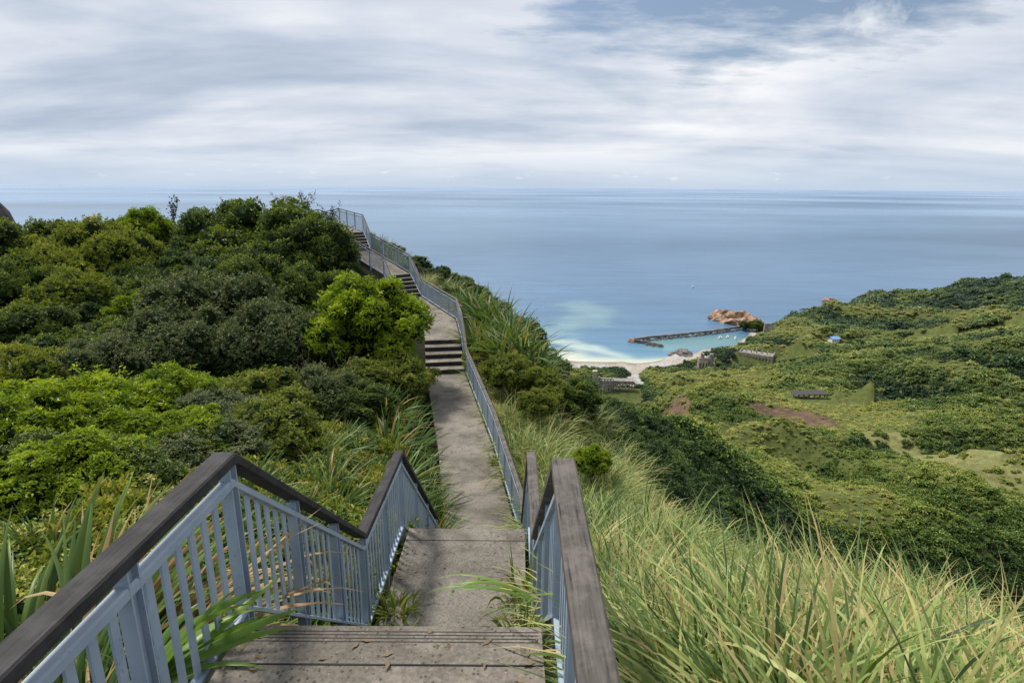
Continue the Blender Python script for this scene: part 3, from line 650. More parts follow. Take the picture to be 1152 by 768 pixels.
# strap-leaved plants
FLAX = [blades('leaves', 'leaf_flax', s, 90, (.7,1.3), (.018,.032), .12, (35,88), (20,80), 6, dry=.07, tb=.27, tv=.2, fold=True) for s in (21,22,23)]
def strap(px, base_row, Y, s, label, group, var=0, name='strap_leaved_plant', x=None, dz=0):
    p = at(px, base_row, Y) if x is None else np.array([x, Y, 0]); z = float(H(np.array([p[0]]), np.array([p[1]]))[0])
    o = empty(name, (p[0], p[1], z+dz), random.uniform(0,6)); tag(o, label, 'plant', group)
    c = obj('leaves', FLAX[var % 3], o); c.scale = (s,s,s); return o
for k, (x, y, s) in enumerate([(-1.75,9.4,1.0),(-1.65,10.5,1.1),(-1.85,11.6,1.0),(-2.3,10.2,1.1),(-2.6,11.7,1.2),(-2.35,13,1.1),(-2.7,14.4,1.1),(-3.1,13.4,1.2),(-3.1,15.9,1.1),(-3.6,15,1.2),(-3.5,17.4,1.0),(-3.9,18.4,1.1),
                               (-3.3,9.2,1.0),(-4.1,11,1.2),(-2.9,8.4,.9),(-3.9,7.6,1.0),(-2.2,8.0,.9),(-3.2,6.6,.9)]):
    strap(0, 0, y, s, 'arching strap-leaved plant crowding the left edge of the path', 'strap-leaved plants left of the path', k, x=x)
for k, (px, row, Y, s) in enumerate([(545,355,27,1.9),(560,355,26,2.0),(532,345,29,1.8),(575,365,24,1.9),(590,380,22,1.9),(603,392,21,1.7),(562,372,22,1.6),(540,370,24,1.5),(582,392,20,1.4),(520,340,31,1.4),(510,330,34,1.4)]):
    strap(px, row, Y, s, 'tall spiky strap-leaved plant on the seaward edge of the ridge', 'spiky plants on the seaward edge', k, dz=.3 if s > 1.5 else 0)
for k, (px, row, Y, s) in enumerate([(432,268,38.5,1.3),(442,275,37.5,1.4),(425,262,40,1.2),(452,283,37,1.2)]):
    strap(px, row, Y, s, 'spiky plant behind the railing of the upper walkway', 'spiky plants behind the upper railing', k)
# torn strap leaves at the lower left, large individual plants
LB = [blades('leaves', 'leaf_lily', s, 26, (.7,1.25), (.028,.045), .08, (35,80), (30,95), 8, dry=0, tb=.4, tv=.2, fold=True) for s in (31,32)]
def plantone(name, me, x, y, z, s, label, cat='plant', group=None, rz=0, part='leaves'):
    o = empty(name, (x,y,z), rz); tag(o, label, cat, group); c = obj(part, me, o); c.scale = (s,s,s); return o
plantone('strap_leaved_plant', blades('leaves','leaf_flax',41,80,(.9,1.5),(.02,.038),.15,(30,75),(20,60),8,az=(.2,1.9),dry=.25,tb=.45,fold=True), -2.5,2.55,-2.85,1.0, 'torn strap-leaved plant with brown streaked leaves outside the dark handrail')
plantone('strap_leaved_plant', blades('leaves','straw',42,50,(.7,1.3),(.012,.026),.15,(25,80),(30,90),7,az=(0,2.6),dry=0,tb=.4,fold=True), -2.15,2.75,-2.75,1.05, 'withered brown strap leaves lying against the dark handrail')
plantone('strap_leaved_plant', blades('leaves','leaf_flax',43,60,(.8,1.2),(.018,.03),.15,(40,85),(30,90),8,dry=.1,tb=.2,fold=True), -3.05,2.9,-3.1,1.1, 'green strap-leaved plant at the far left edge below the shaded shrub')
plantone('strap_leaved_plant', blades('leaves','leaf_flax',44,60,(.8,1.2),(.015,.028),.2,(50,85),(30,90),8,dry=.3,tb=.5,fold=True), -2.3,3.6,-3.6,.9, 'yellowing strap-leaved plant showing through the near left railing')
plantone('lily_plant', blades('leaves','leaf_lily',45,16,(.5,.85),(.022,.038),.1,(25,70),(20,60),9,az=(-.8,.9),dry=0,tb=.5,fold=True), -1.72,2.15,-2.2,.9, 'broad-leaved green plant pushing through the near left balusters', rz=.1)
plantone('lily_plant', LB[1], -1.62,4.0,-4.35,.75, 'green leafy plant at the foot of the left stair railing', rz=2)
GT = [blades('leaves', 'grass', s, 120, (.45,1.2), (.004,.010), .13, (42,89), (40,140), 8, dry=.2, tb=.46, tv=.27) for s in (51,52,53,54)]
plantone('weed_tuft', blades('leaves','leaf_lily',56,60,(.35,.7),(.008,.014),.12,(30,85),(40,110),6,dry=0,tb=.5), -1.25,3.9,-4.4,1.0, 'thin arching green weed below the left stair railing', 'weed')
# leafy weeds: small crowns
CR['weed'] = [blades('leaves','leaf_olive',s_,110,(.35,1.0),(.02,.045),.5,(5,88),(10,110),5,dry=0,tb=.45,tv=.22,fold=True) for s_ in (61,62)]
def weed(x, y, z, s, label, zs=1.0, v=0):
    o = empty('weed', (x,y,z), random.uniform(0,6)); tag(o, label, 'weed'); c = obj('leaves', CR['weed'][v], o); c.scale = (s,s,s*zs*1.3)
weed(-1.22,4.35,-4.32,.5,'green leafy weed in the corner between left railing and second landing')
weed(-1.27,3.7,-4.35,.5,'tall leafy weed at the foot of the left stair railing below the nearest step', 1.2, 1)
weed(-1.18,5.1,-4.3,.32,'small weed growing on the left of the second landing', v=1)
weed(.12,4.1,-3.9,.38,'leafy weed climbing inside the right stair railing', 1.8)
weed(.14,5.3,-4.3,.34,'leafy weed at the right edge of the second landing', 1.8, 1)
weed(.10,3.1,-2.9,.24,'leafy weed hanging over the right stair railing foot', 1.4)
weed(-.40,14.0,-7.1,.3,'small weed clump at the foot of the long railing', 1.2, 1)
plantone('weed_tuft', blades('leaves','leaf_lily',57,5,(.6,.85),(.012,.017),.03,(25,50),(50,75),8,az=(2.7,3.6),dry=0,tb=.8,fold=True), .16,2.95,-2.35,.9, 'few long pale arching leaves reaching over the landing from the right railing','weed')
plantone('weed_tuft', GT[1], .02,10.0,-7.1,.55, 'grassy tuft at the start of the long railing', 'weed')
# ------------------------------------------------------------------ scattered masses (geometry-node instances)
def scatter(name, pts, scl, rot, tint, idx, templates, kind='stuff', label=None, cat=None, mats=None):
    me = bpy.data.meshes.new(name); pts = np.asarray(pts, np.float32); me.vertices.add(len(pts)); me.vertices.foreach_set('co', pts.ravel())
    for nm, ty, arr in (('scl','FLOAT_VECTOR',scl),('rot','FLOAT_VECTOR',rot),('tint','FLOAT',tint),('pick','INT',idx)):
        a = me.attributes.new(nm, ty, 'POINT'); a.data.foreach_set('vector' if ty == 'FLOAT_VECTOR' else 'value', np.ascontiguousarray(arr, np.int32 if ty == 'INT' else np.float32).ravel())
    o = obj(name, me); tag(o, label, cat, None, kind)
    ng = bpy.data.node_groups.new(name+'_scatter', 'GeometryNodeTree')
    ng.interface.new_socket('Geometry', in_out='INPUT', socket_type='NodeSocketGeometry'); ng.interface.new_socket('Geometry', in_out='OUTPUT', socket_type='NodeSocketGeometry')
    gi = ng.nodes.new('NodeGroupInput'); go = ng.nodes.new('NodeGroupOutput'); ip = ng.nodes.new('GeometryNodeInstanceOnPoints')
    jn = ng.nodes.new('GeometryNodeJoinGeometry')
    for t in reversed(templates):
        to = bpy.data.objects.new(t.name+'_source', t)
        oi = ng.nodes.new('GeometryNodeObjectInfo'); oi.inputs['Object'].default_value = to; oi.inputs['As Instance'].default_value = True
        ng.links.new(oi.outputs['Geometry'], jn.inputs[0])
    def attr(nm, ty):
        n = ng.nodes.new('GeometryNodeInputNamedAttribute'); n.data_type = ty; n.inputs['Name'].default_value = nm; return n.outputs[0]
    L = ng.links.new
    L(gi.outputs[0], ip.inputs['Points']); L(jn.outputs[0], ip.inputs['Instance']); ip.inputs['Pick Instance'].default_value = True
    L(attr('pick','INT'), ip.inputs['Instance Index']); L(attr('rot','FLOAT_VECTOR'), ip.inputs['Rotation']); L(attr('scl','FLOAT_VECTOR'), ip.inputs['Scale'])
    L(ip.outputs[0], go.inputs[0]); md = o.modifiers.new('scatter', 'NODES'); md.node_group = ng
    return o
def sample(rmin, rmax, sfun, bmin=-54, bmax=54):
    """points with spacing sfun(r)"""
    out = []; r = rmin
    b0, b1 = math.radians(bmin), math.radians(bmax)
    while r < rmax:
        s = sfun(r); n = int((b1-b0)*r/s)+1
        a = b0+(np.arange(n)+rng.random(n)*.9)*(b1-b0)/n; rr = r+rng.uniform(-.5,.5,n)*s
        out.append(np.column_stack([rr*np.sin(a), rr*np.cos(a)])); r += s*.9
    return np.vstack(out)
def sizes(n, base, zr=(.7,1.1)):
    s = base*rng.uniform(.7,1.35,n); return np.column_stack([s, s, s*rng.uniform(*zr, n)])
def rots(n): return np.column_stack([rng.normal(0,.12,n), rng.normal(0,.12,n), rng.random(n)*6.28])
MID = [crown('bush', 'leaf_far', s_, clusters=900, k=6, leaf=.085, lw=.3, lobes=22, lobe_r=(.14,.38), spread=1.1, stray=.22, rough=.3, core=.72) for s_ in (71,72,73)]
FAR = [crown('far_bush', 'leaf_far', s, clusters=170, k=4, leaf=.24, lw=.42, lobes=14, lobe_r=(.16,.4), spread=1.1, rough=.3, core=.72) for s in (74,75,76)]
# (a) undergrowth over the near hill
P = sample(5, 75, lambda r: max(.9, .045*r)); x, y = P.T; pd, _ = pathdist(x, y); z = H(x, y)
keep = (pd > 1.9+np.clip(x+1,0,.1)*0) & ((x < -1) | (y > 12) )
grassy = (x > -2.2) & (y < 20) & (x < 3.2+.35*np.maximum(0, 12-y))
keep &= ~((x > -1.0) & (y < 20) & (pd < 2.6))
keep &= ~grassy
x, y, z, r, pd = x[keep], y[keep], z[keep], np.hypot(x, y)[keep], pd[keep]; n = len(x)
base_ = np.maximum(.75, .03*r)*np.where(x > 0, 1.0, np.where(y > 14, .62, .72))*np.where((x > -2) & (pd < 5), .7, 1)
sc_ = sizes(n, base_); left = x < -2
tint = np.where(left, 0.02, -.26)+np.where(left & (x < -3.8) & (y < 13), .28, 0)+np.where(left & (y > 14), -.16, 0)+(fbm(x/6, y/6)-.5)*.5+rng.normal(0,.05,n)  # upper left part darkened: painted shade of crevices between trees
tint = np.where(~left & (y < 34) & (pd < 4.5), tint+.46, tint)
scatter('undergrowth', np.column_stack([x,y,z+sc_[:,2]*np.where(left,-.05,.15)]), sc_, rots(n), tint, rng.integers(0,3,n), MID, label='dense mixed undergrowth covering the near hill', cat='undergrowth')
# (b) scrub on slopes and valley
P = sample(75, 1100, lambda r: max(1.35, .0066*r), -30, 54); x, y = P.T; z = H(x, y); r = np.hypot(x, y)
be, fi, scr = cover(x, y)
d1 = fbm(x/55+4, y/55); d2 = fbm(x/18, y/18)
keep = (z > SEA+2) & ~be & ~(scr & (rng.random(len(x)) > .14)) & ~(fi & (rng.random(len(x)) > .16))
rgv = fold(x, y)
opn = ((d1-.5)*.8+(d2-.5)*.5+rgv*1.1+(fbm(x/7, y/7)-.5)*.5 > .20) & (r > 150); keep &= ~(opn & (rng.random(len(x)) < .25))
x, y, z, r, d1, d2, opn = [q[keep] for q in (x, y, z, r, d1, d2, opn)]; n = len(x)
base_ = np.maximum(1.1, .0052*r); sc_ = sizes(n, base_, (.5,1.0)); sc_ *= (.62+.9*rng.random(n)**2.2)[:,None]; sc_[opn] *= (.42+.3*rng.random(opn.sum()))[:,None]; sc_[opn,2] *= .7; big = (rng.random(n) < .03) & ~opn; sc_[big] *= 1.5
bx = np.degrees(np.arctan2(x, y))
rg = fold(x, y); rg2 = ridged(x/38+1, y/38+2,3)-.6
tint = -.02+(d1-.5)*.7+(d2-.5)*.35+rg*1.6+rg2*.8+rng.normal(0,.07,n)-.12*big  # paler ridge grass, darker gully trees; also paints in relief shading
sunny = np.exp(-((bx-21)/13)**2)*np.clip((r-260)/150, 0, 1); tint += .20*sunny; tint[opn] += .08; tint -= .06  # sunlit band of the valley painted into the scrub tint
shade = np.clip((bx-30)/8, 0, 1)*np.clip((560-r)/120, 0, 1)*np.clip((r-230)/80, 0, 1); tint -= .16*shade; tint -= .10*np.clip((230-r)/70, 0, 1)  # cloud shadow on the valley painted as darker scrub tint
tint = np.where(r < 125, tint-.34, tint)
for q in RU:      # keep the ruins clear
    ux, uy = q[0]/math.hypot(*q[:2]), q[1]/math.hypot(*q[:2]); al = (x-q[0])*ux+(y-q[1])*uy; ac = (x-q[0])*uy-(y-q[1])*ux
    kk = ~((al > (-26 if q[3] > 30 else -9)) & (al < q[4]) & (ac > -5) & (ac < q[3]+4)); x, y, z, sc_, tint = x[kk], y[kk], z[kk], sc_[kk], tint[kk]
n = len(x)
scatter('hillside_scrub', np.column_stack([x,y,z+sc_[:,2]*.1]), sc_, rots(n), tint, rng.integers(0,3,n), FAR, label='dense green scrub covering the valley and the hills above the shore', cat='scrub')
print('scrub', n)
# (c) silver grass on the right shoulder
P = np.vstack([sample(2.0, 20, lambda r: max(.17, .034*r), 3, 66), sample(6, 40, lambda r: max(.3, .026*r), -12, 12)]); x, y = P.T; pd, _ = pathdist(x, y)
keep = ((x > .78) | ((y > 12) & (x > -2.2))) & (y < 25) & (x < 3.6+.5*np.maximum(0, 13-y)) & (pd > 1.15); keep &= ~((y > 15) & (fbm(x/2, y/2) < .40))
keep |= (x > -9) & (pd > 1.25) & (pd < 3.2) & (y > 9) & (y < 40) & (x > -1.85-(y-21.6)*.55) & (fbm(x/2.2+9, y/2.2) > .5)
x, y = x[keep], y[keep]; z = H(x, y); n = len(x); r = np.hypot(x, y)
sc_ = sizes(n, 1.0, (.75,1.15))*(.6+.9*fbm(x/.8, y/.8)[:,None]); tint = (fbm(x/1.3, y/1.3)-.5)*1.1+rng.normal(0,.05,n)
scatter('silver_grass', np.column_stack([x,y,z]), sc_, rots(n), tint, rng.integers(0,4,n), GT, label='pale green silver grass covering the slope right of the handrail', cat='grass')
print('grass', n)
# (d) ground plants between straps on the left
P = sample(2.2, 20, lambda r: max(.4, .05*r), -56, 2); x, y = P.T; pd, _ = pathdist(x, y); keep = (pd > 1.0) & (pd < 4.5) & (x < np.where(y < 5, -1.95, -1.6)) & (y > 1)
x, y = x[keep], y[keep]; n = len(x); z = H(x, y); sc_ = sizes(n, .55, (.7,1.1))
LOW = FLAX[:2]+[crown('low_leaves', 'leaf_olive', 81, clusters=520, k=6, leaf=.12, lw=.26, lobes=12, lobe_r=(.15,.4), stray=.5, core=.5, folded=True, rough=.4)]
scatter('ground_plants', np.column_stack([x,y,z]), sc_, rots(n), rng.normal(0,.1,n), np.where(np.hypot(x,y) < 5.0, rng.choice(2, n), rng.choice(3, n, p=[.25,.25,.5])), LOW, label='low leafy ground plants filling the slope left of the stairs', cat='ground plants')
# hero grass clumps at the lower right
hero = [(2.35,3.05,-3.75,(1.5,2.1),'tall grass clump with a long blade arching above all others'),
        (3.4,3.2,-4.2,(1.4,2.0),'tall arching grass clump at the right edge in front of the dark slope'),
        (1.45,2.4,-3.1,(.9,1.3),'pale upright grass clump in the middle of the lower right grass'),
        (2.6,2.3,-3.6,(1.0,1.4),'broad-bladed grass clump in the lower right corner'),
        (3.6,4.3,-5.0,(1.4,2.0),'long-bladed grass clump behind the clump at the right edge')]
for k, (x, y, z, L, lab) in enumerate(hero):
    L = (L[0]*.85, L[1]*.92)
    z = float(H(np.array([x]), np.array([y]))[0])
    o = empty('grass_clump', (x,y,z)); tag(o, lab, 'grass')
    obj('blades', blades('blades','grass',90+k,46,L,(.011,.020),.2,(50,78),(35,105),10,dry=.1,tb=.38,tv=.14,fold=True), o)
    obj('dry_stalks', blades('dry_stalks','straw',190+k,9,(L[0]*.8,L[1]*.9),(.004,.009),.2,(60,89),(10,70),8,dry=0,tb=.5), o)
g = random.Random(4); hm = [blades('blades', 'grass', 300+k, 34, (.9,1.5), (.009,.017), .14, (50,84), (40,115), 10, dry=.12, tb=.42, tv=.18, fold=True) for k in range(3)]
for k in range(13):
    x = g.uniform(1.3,4.4); y = g.uniform(2.2,4.8); z = float(H(np.array([x]), np.array([y]))[0])
    o = empty('grass_clump', (x,y,z), g.uniform(0,6)); tag(o, 'long-bladed grass clump rising from the pale silver grass', 'grass', 'long-bladed clumps in the silver grass'); c = obj('blades', hm[k % 3], o); q = g.uniform(.8,1.1); c.scale = (q,q,q)
# twigs and bare branches
def twigs(px, row, Y, h, n, label, leafy=True, seed=0):
    g = random.Random(seed); p = at(px, row, Y); o = empty('bare_shrub', tuple(p)); tag(o, label, 'shrub')
    mb = MB(); lv = MB()
    for k in range(n):
        an = g.uniform(0,6.28); a = Vector((0,0,-.4*h)); d = Vector((math.cos(an)*g.uniform(.1,.5), math.sin(an)*g.uniform(.1,.5), 1)); L = h*g.uniform(.6,1.1)
        for s in range(4):
            b_ = a+d*L/4; r = .012*Y/20*(1-.2*s); mb.hexa([a+Vector((x*r,y*r,0)) for x, y in ((-1,-1),(1,-1),(1,1),(-1,1))]+[b_+Vector((x*r*.8,y*r*.8,0)) for x, y in ((-1,-1),(1,-1),(1,1),(-1,1))])
            c = b_+Vector((g.uniform(-.2,.2),g.uniform(-.2,.2),g.uniform(.05,.25)))*h*.5
            mb.hexa([b_+Vector((x*r*.5,y*r*.5,0)) for x, y in ((-1,-1),(1,-1),(1,1),(-1,1))]+[c+Vector((x*r*.4,y*r*.4,0)) for x, y in ((-1,-1),(1,-1),(1,1),(-1,1))])
            if leafy:
                for q in range(9):
                    e = c.lerp(b_, g.random()*.5)+Vector((g.gauss(0,.06),g.gauss(0,.06),g.gauss(0,.06)))*h; u = Vector((g.gauss(0,1),g.gauss(0,1),g.gauss(0,1))).normalized()*.055*h; w = u.orthogonal().normalized()*.022*h
                    lv.quad(tuple(e-u), tuple(e+w), tuple(e+u), tuple(e-w))
            a = b_; d = (d+Vector((g.uniform(-.3,.3),g.uniform(-.3,.3),0)))
    obj('branches', mb.mesh('branches', [M['bark']]), o)
    if leafy: obj('leaves', lv.mesh('leaves', [M['leaf_grey']]), o)
twigs(193,240,38,1.6,4,'small spindly sapling above the skyline at left', True, 1)
twigs(342,232,38,1.2,6,'thin leafy twigs above the hilltop beside the upper railing', True, 2)
twigs(318,232,38,.9,4,'thin leafy twigs on top of the broad hilltop tree', True, 3)
twigs(330,235,37,.8,4,'short feathery twigs right of the hilltop tree', True, 4)
twigs(372,246,36,1.1,5,'feathery pale sapling in front of the upper railing end', True, 5)
twigs(388,418,16.5,1.0,7,'bare grey twiggy shrub among the olive shrubs', False, 6)
twigs(345,415,16,.8,5,'bare grey twigs rising from the twiggy shrub', False, 7)
g = random.Random(77); mb = MB()
for k in range(420):
    i = g.choice([1,1,3,3,5,6,6,7]); f = g.random(); a_ = PL[i].lerp(PL[i+1], f); b_ = PR[i].lerp(PR[i+1], f); e = g.random()**2.2*.5; e = e if g.random() < .6 else 1-e
    p_ = a_.lerp(b_, .02+.96*e)+Vector((0,0,.012)); an = g.uniform(0,6.28); L_ = g.uniform(.012,.035); u = Vector((math.cos(an),math.sin(an),g.uniform(-.2,.4)))*L_; w_ = Vector((-math.sin(an),math.cos(an),g.uniform(-.2,.3)))*L_*.35
    mb.quad(tuple(p_-u), tuple(p_+w_), tuple(p_+u), tuple(p_-w_))
lit = flat('dry_fallen_leaf', (.15,.10,.05)); tag(obj('fallen_leaves', mb.mesh('fallen_leaves', [lit])), 'small dry brown leaves fallen on the walkway', 'leaves', kind='stuff')
# ------------------------------------------------------------------ shore: rocks, breakwater, ruins
def rock(name, x, y, z, sx, sy, sz, mat, label, seed, rz=0, cat='rock', group=None):
    g = np.random.default_rng(seed); nu, nv = 30, 16; V = []
    ph = np.linspace(0, 2*PI, nu, endpoint=False); th = np.linspace(0, PI*.62, nv); T2, P2 = np.meshgrid(th, ph, indexing='ij')
    dx, dy, dz = np.sin(T2)*np.cos(P2), np.sin(T2)*np.sin(P2), np.cos(T2)
    k = .62+.65*ridged(dx*1.6+seed, dy*1.6+dz*1.3, 4)+.25*(fbm(dx*5+seed, dy*5+dz*3,3)-.5)
    V = np.stack([dx*sx*k, dy*sy*k, dz*sz*k], -1).reshape(-1,3)
    Fq = [(j*nu+i, (j+1)*nu+i, (j+1)*nu+(i+1) % nu, j*nu+(i+1) % nu) for j in range(nv-1) for i in range(nu)]
    o = obj(name, npmesh(name, V, np.array(Fq), [M[mat]]), loc=(x,y,z)); o.rotation_euler = (0,0,rz); tag(o, label, cat, group); return o
def sea_rock(px, row, w, d, h, mat, label, seed, rz=0, group=None):
    x, y = seapt(px, row); return rock('coastal_rock', x, y, SEA-.5, w, d, h, mat, label, seed, rz, group=group)
sea_rock(812,357,20,16,13,'rock_orange','orange rocky headland at the harbour mouth, seaward part',1,.2)
sea_rock(829,360,22,26,15,'rock_orange','orange rocky headland beside the wooded knoll',2)
sea_rock(843,364,18,22,12,'rock_orange','orange rock shoulder sloping down to the breakwater',3)
sea_rock(760,398,8,7,4,'rock_grey','low grey rock between the beach and harbour, left one',4)
sea_rock(768,396,10,8,5,'rock_grey','low grey rock between the beach and harbour, larger one',5)
sea_rock(775,401,13,7,3,'rock_grey','flat grey rock where the beach ends',6)
sea_rock(933,337,11,8,7,'rock_orange','reddish rock stack offshore beyond the green hill',7)
sea_rock(907,346,11,4,3,'rock_grey','flat dark reef left of the reddish rock stack',8)
sea_rock(955,341,24,10,5,'rock_grey','pale rocky shore ledge beside the far dark headland',9)
bp_ = [seapt(846,366), seapt(800,373.5), seapt(760,378), seapt(730,381), seapt(714,383.5)]
def breakwater(pts, w, h, label, seed):
    g = random.Random(seed); x0, y0 = pts[0]; root = empty('breakwater', (x0,y0,SEA)); tag(root, label, 'breakwater')
    mb = MB(); mb.sweep([(x-x0,y-y0,h-.8) for x, y in pts], w*.5, 2.2, 0); obj('crest_wall', mb.mesh('crest_wall', [M['rock_grey']]), root)
    rb = MB()
    for (xa,ya),(xb,yb) in zip(pts[:-1], pts[1:]):
        L = math.hypot(xb-xa, yb-ya); n = int(L*1.3)
        for k in range(n):
            f = g.random(); o_ = g.uniform(-w,w); nx, ny = -(yb-ya)/L, (xb-xa)/L; x = xa+(xb-xa)*f+nx*o_-x0; y = ya+(yb-ya)*f+ny*o_-y0
            z = (h-.5)*(1-abs(o_)/w)*.9; s = g.uniform(.9,2.0); R3 = Matrix.Rotation(g.uniform(0,6), 3, Vector((g.random(),g.random(),g.random())).normalized())
            rb.hexa([tuple(Vector((x,y,z))+R3@(Vector(c)*s*.6)) for c in ((-1,-1,-1),(1,-1,-1),(1,1,-1),(-1,1,-1),(-.8,-1,1),(.8,-.9,1),(1,.8,1),(-1,.9,1))])
    tag(obj('armour_stones', rb.mesh('armour_stones', [M['rock_grey']]), root), kind='stuff')
breakwater(bp_, 6, 4.2, 'long grey breakwater enclosing the small harbour', 1)
breakwater([seapt(716,384), seapt(730,386.5), seapt(745,389.5)], 5, 3.2, 'short hooked breakwater arm at the harbour entrance', 2)
sea_rock(711,383,5,6,4,'rock_orange','brownish rock heap at the tip of the breakwater',10)
# ruins
def wall_with_bays(mb, L, Hh, th, nb, bw, bh, sill, z0=0, y0=0, m=0):
    """wall along x from 0..L with nb openings"""
    pitch = L/nb
    for k in range(nb):
        a = k*pitch; o0 = a+(pitch-bw)/2; o1 = o0+bw
        mb.box((a,y0,z0),(o0,y0+th,z0+Hh),m); mb.box((o1,y0,z0),(a+pitch,y0+th,z0+Hh),m)
        if sill > 0: mb.box((o0,y0+.003,z0),(o1,y0+th-.003,z0+sill),m)
        mb.box((o0,y0+.003,z0+sill+bh),(o1,y0+th-.003,z0+Hh),m)
def ground_z(x, y): return float(H(np.array([x]), np.array([y]))[0])
def ruin(px, row, Y, rz, parts, label):
    p = at(px, row, Y); z = ground_z(p[0], p[1]); root = empty('ruined_building', (p[0],p[1],p[2]), rz); tag(root, label, 'ruin')
    for nm, fn, mat in parts:
        mb = MB(); fn(mb); obj(nm, mb.mesh(nm, [M[q] for q in mat]), root)
    return root
ruin(667,438,482,-.08,[('tower',lambda b:(b.box((0,0,-4),(3.2,3.5,17)),b.box((4.6,.4,-4),(6.4,3,12)),b.box((-.4,-.3,15.6),(3.6,3.8,17.6))),['ruin_pale']),
   ('wall',lambda b:(wall_with_bays(b,13,9,1,5,1.6,3,1.5,-2,0),wall_with_bays(b,13,4,1,5,1.6,2,1,7.2,0)),['ruin']),
   ('wall',lambda b:(wall_with_bays(b,24,7,1,9,1.7,4.2,.8,1,12)),['ruin']),
   ('roof',lambda b:(b.box((7,1.2,8.1),(36,9,8.9))),['ruin'])],
   'large roofless concrete ruin with pillars above the beach')
for o in list(C.objects):
    if o.parent and o.parent.get('label','').startswith('large roofless'):
        pass
rw = [o for o in C.objects if o.name.startswith('wall') and o.parent]
rw[0].location = (5,0,0); rw[1].location = (13,-11,-.2)
ruin(786,412,545,-.1,[('wall',lambda b:(wall_with_bays(b,9,13,1,3,1.5,6,2,-3,0)),['ruin_pale']),('tower',lambda b:(b.box((10,-1,-3),(13,3,14.5)),b.box((15.5,1,-3),(17,3,10))),['ruin']),
   ('wall',lambda b:(b.box((-.1,1.1,-3),(9.1,7,9)),b.box((2,1.3,9),(5,5,14)),b.box((9.2,2,-3),(9.9,8,11))),['ruin'])],'tall crumbling ruin with brown walls beside the harbour trees')
ruin(832,397,560,-.55,[('wall',lambda b:(wall_with_bays(b,30,7,1,10,1.4,2.6,1.5,-4,0)),['ruin_pale']),('wall',lambda b:(b.box((30,0,-4),(31,18,3)),b.box((-1,0,-4),(-.05,18,3))),['ruin']),
   ('terrace',lambda b:(b.box((0,1.1,-3),(29.9,17,1.6))),['ruin']),('column',lambda b:[b.box((4+5*k,8,1.7),(5+5*k,9,5.5)) for k in range(5)] and None,['ruin_pale'])],
   'long low ruin with a row of openings on the middle hill')
ruin(893,444,332,.05,[('roof',lambda b:(b.hexa([(-1,-2,2.0),(21,-2,2.0),(21,4,2.7),(-1,4,2.7),(-1,-2,2.2),(21,-2,2.2),(21,4,2.9),(-1,4,2.9)])),['darkroof']),('wall',lambda b:(wall_with_bays(b,20,2.9,.4,6,2.4,2.0,.3,-.95,0)),['ruin'])],'long dark-roofed shelter above the brown landslip')
ruin(936,383,620,.2,[('roof',lambda b:(b.hexa([(-1,-1,4),(10,-1,4),(10,3.5,6.4),(-1,3.5,6.4),(-1,-1,4.2),(10,-1,4.2),(10,3.5,6.6),(-1,3.5,6.6)]),b.hexa([(-1,3.6,6.4),(10,3.6,6.4),(10,8,4),(-1,8,4),(-1,3.6,6.6),(10,3.6,6.6),(10,8,4.2),(-1,8,4.2)])),['blue']),
   ('wall',lambda b:(wall_with_bays(b,9,4,.4,3,1.2,1.6,1,0,0),b.box((0,.41,0),(.4,7,3.9)),b.box((8.6,.41,0),(9,7,3.9))),['white'])],'small blue-roofed shed among the trees on the middle hill')
# grey wall under the knoll
p = at(866,372,700); mb = MB(); mb.hexa([(-7,0,-8),(8,0,-8),(8,3,-8),(-7,3,-8),(-5,6,10),(6,6,11),(6,8,11),(-5,8,10)])
o = obj('retaining_wall', mb.mesh('retaining_wall', [M['ruin']]), loc=tuple(p)); tag(o, 'sloping grey retaining wall beside the wooded knoll', 'wall')
# trees on knoll by harbour
for k, (px, row, Y, r, lab) in enumerate([(840,358,735,10,'dark tree clump on the knoll beside the orange headland'),(852,358,725,11,'dark tree on top of the harbour knoll'),(880,362,710,9,'dark tree right of the grey retaining wall'),
      (826,390,585,8,'rounded green tree behind the crumbling ruin'),(815,396,575,7,'rounded green tree right of the crumbling ruin')]):
    S('dark', px, row, Y, r, lab, 'tree', 'tree', zs=.8, var=k)
# boats
def boat(px, row, L, rz, label, sea=True):
    x, y = seapt(px, row); root = empty('boat', (x,y,SEA+.1), rz); tag(root, label, 'boat', 'boats moored in the small harbour' if sea else None)
    mb = MB(); w = L*.17; st = [(-L/2,w*.8,1.3),(-L/4,w,1.1),(L/6,w,1.3),(L/2.6,w*.6,1.6),(L/2,.05,2.0)]
    n0 = 0
    for (x0,w0,h0),(x1,w1,h1) in zip(st[:-1], st[1:]): mb.hexa([(x0,-w0*.6,-.3),(x1,-w1*.6,-.3),(x1,w1*.6,-.3),(x0,w0*.6,-.3),(x0,-w0,h0),(x1,-w1,h1),(x1,w1,h1),(x0,w0,h0)])
    obj('hull', mb.mesh('hull', [M['white']]), root)
    mb = MB(); mb.box((-L/5,-w*.6,1.35),(L/8,w*.6,2.9)); mb.box((-L/4.5,-w*.7,2.92),(L/7,w*.7,3.1)); obj('cabin', mb.mesh('cabin', [M['white']]), root)
for k, (px, row) in enumerate([(810,379),(818,378.2),(827,379.5)]): boat(px, row, 6, .3+.5*k, 'small white boat moored at the inner end of the harbour')
boat(779,321.5,6.5,.2,'lone small boat far out on the open sea', False)
# dark rocky peak at far left
o = rock('rocky_peak', *(at(-30,340,420)*1.0), 62, 60, 100, 'rock_dark', 'dark rocky peak rising from the sea at the left edge', 12, cat='rock')
top = at(-6,243,420); o.location = (at(-47,300,420)[0], 420, SEA); o.scale = (1.0,1.0,1.52)
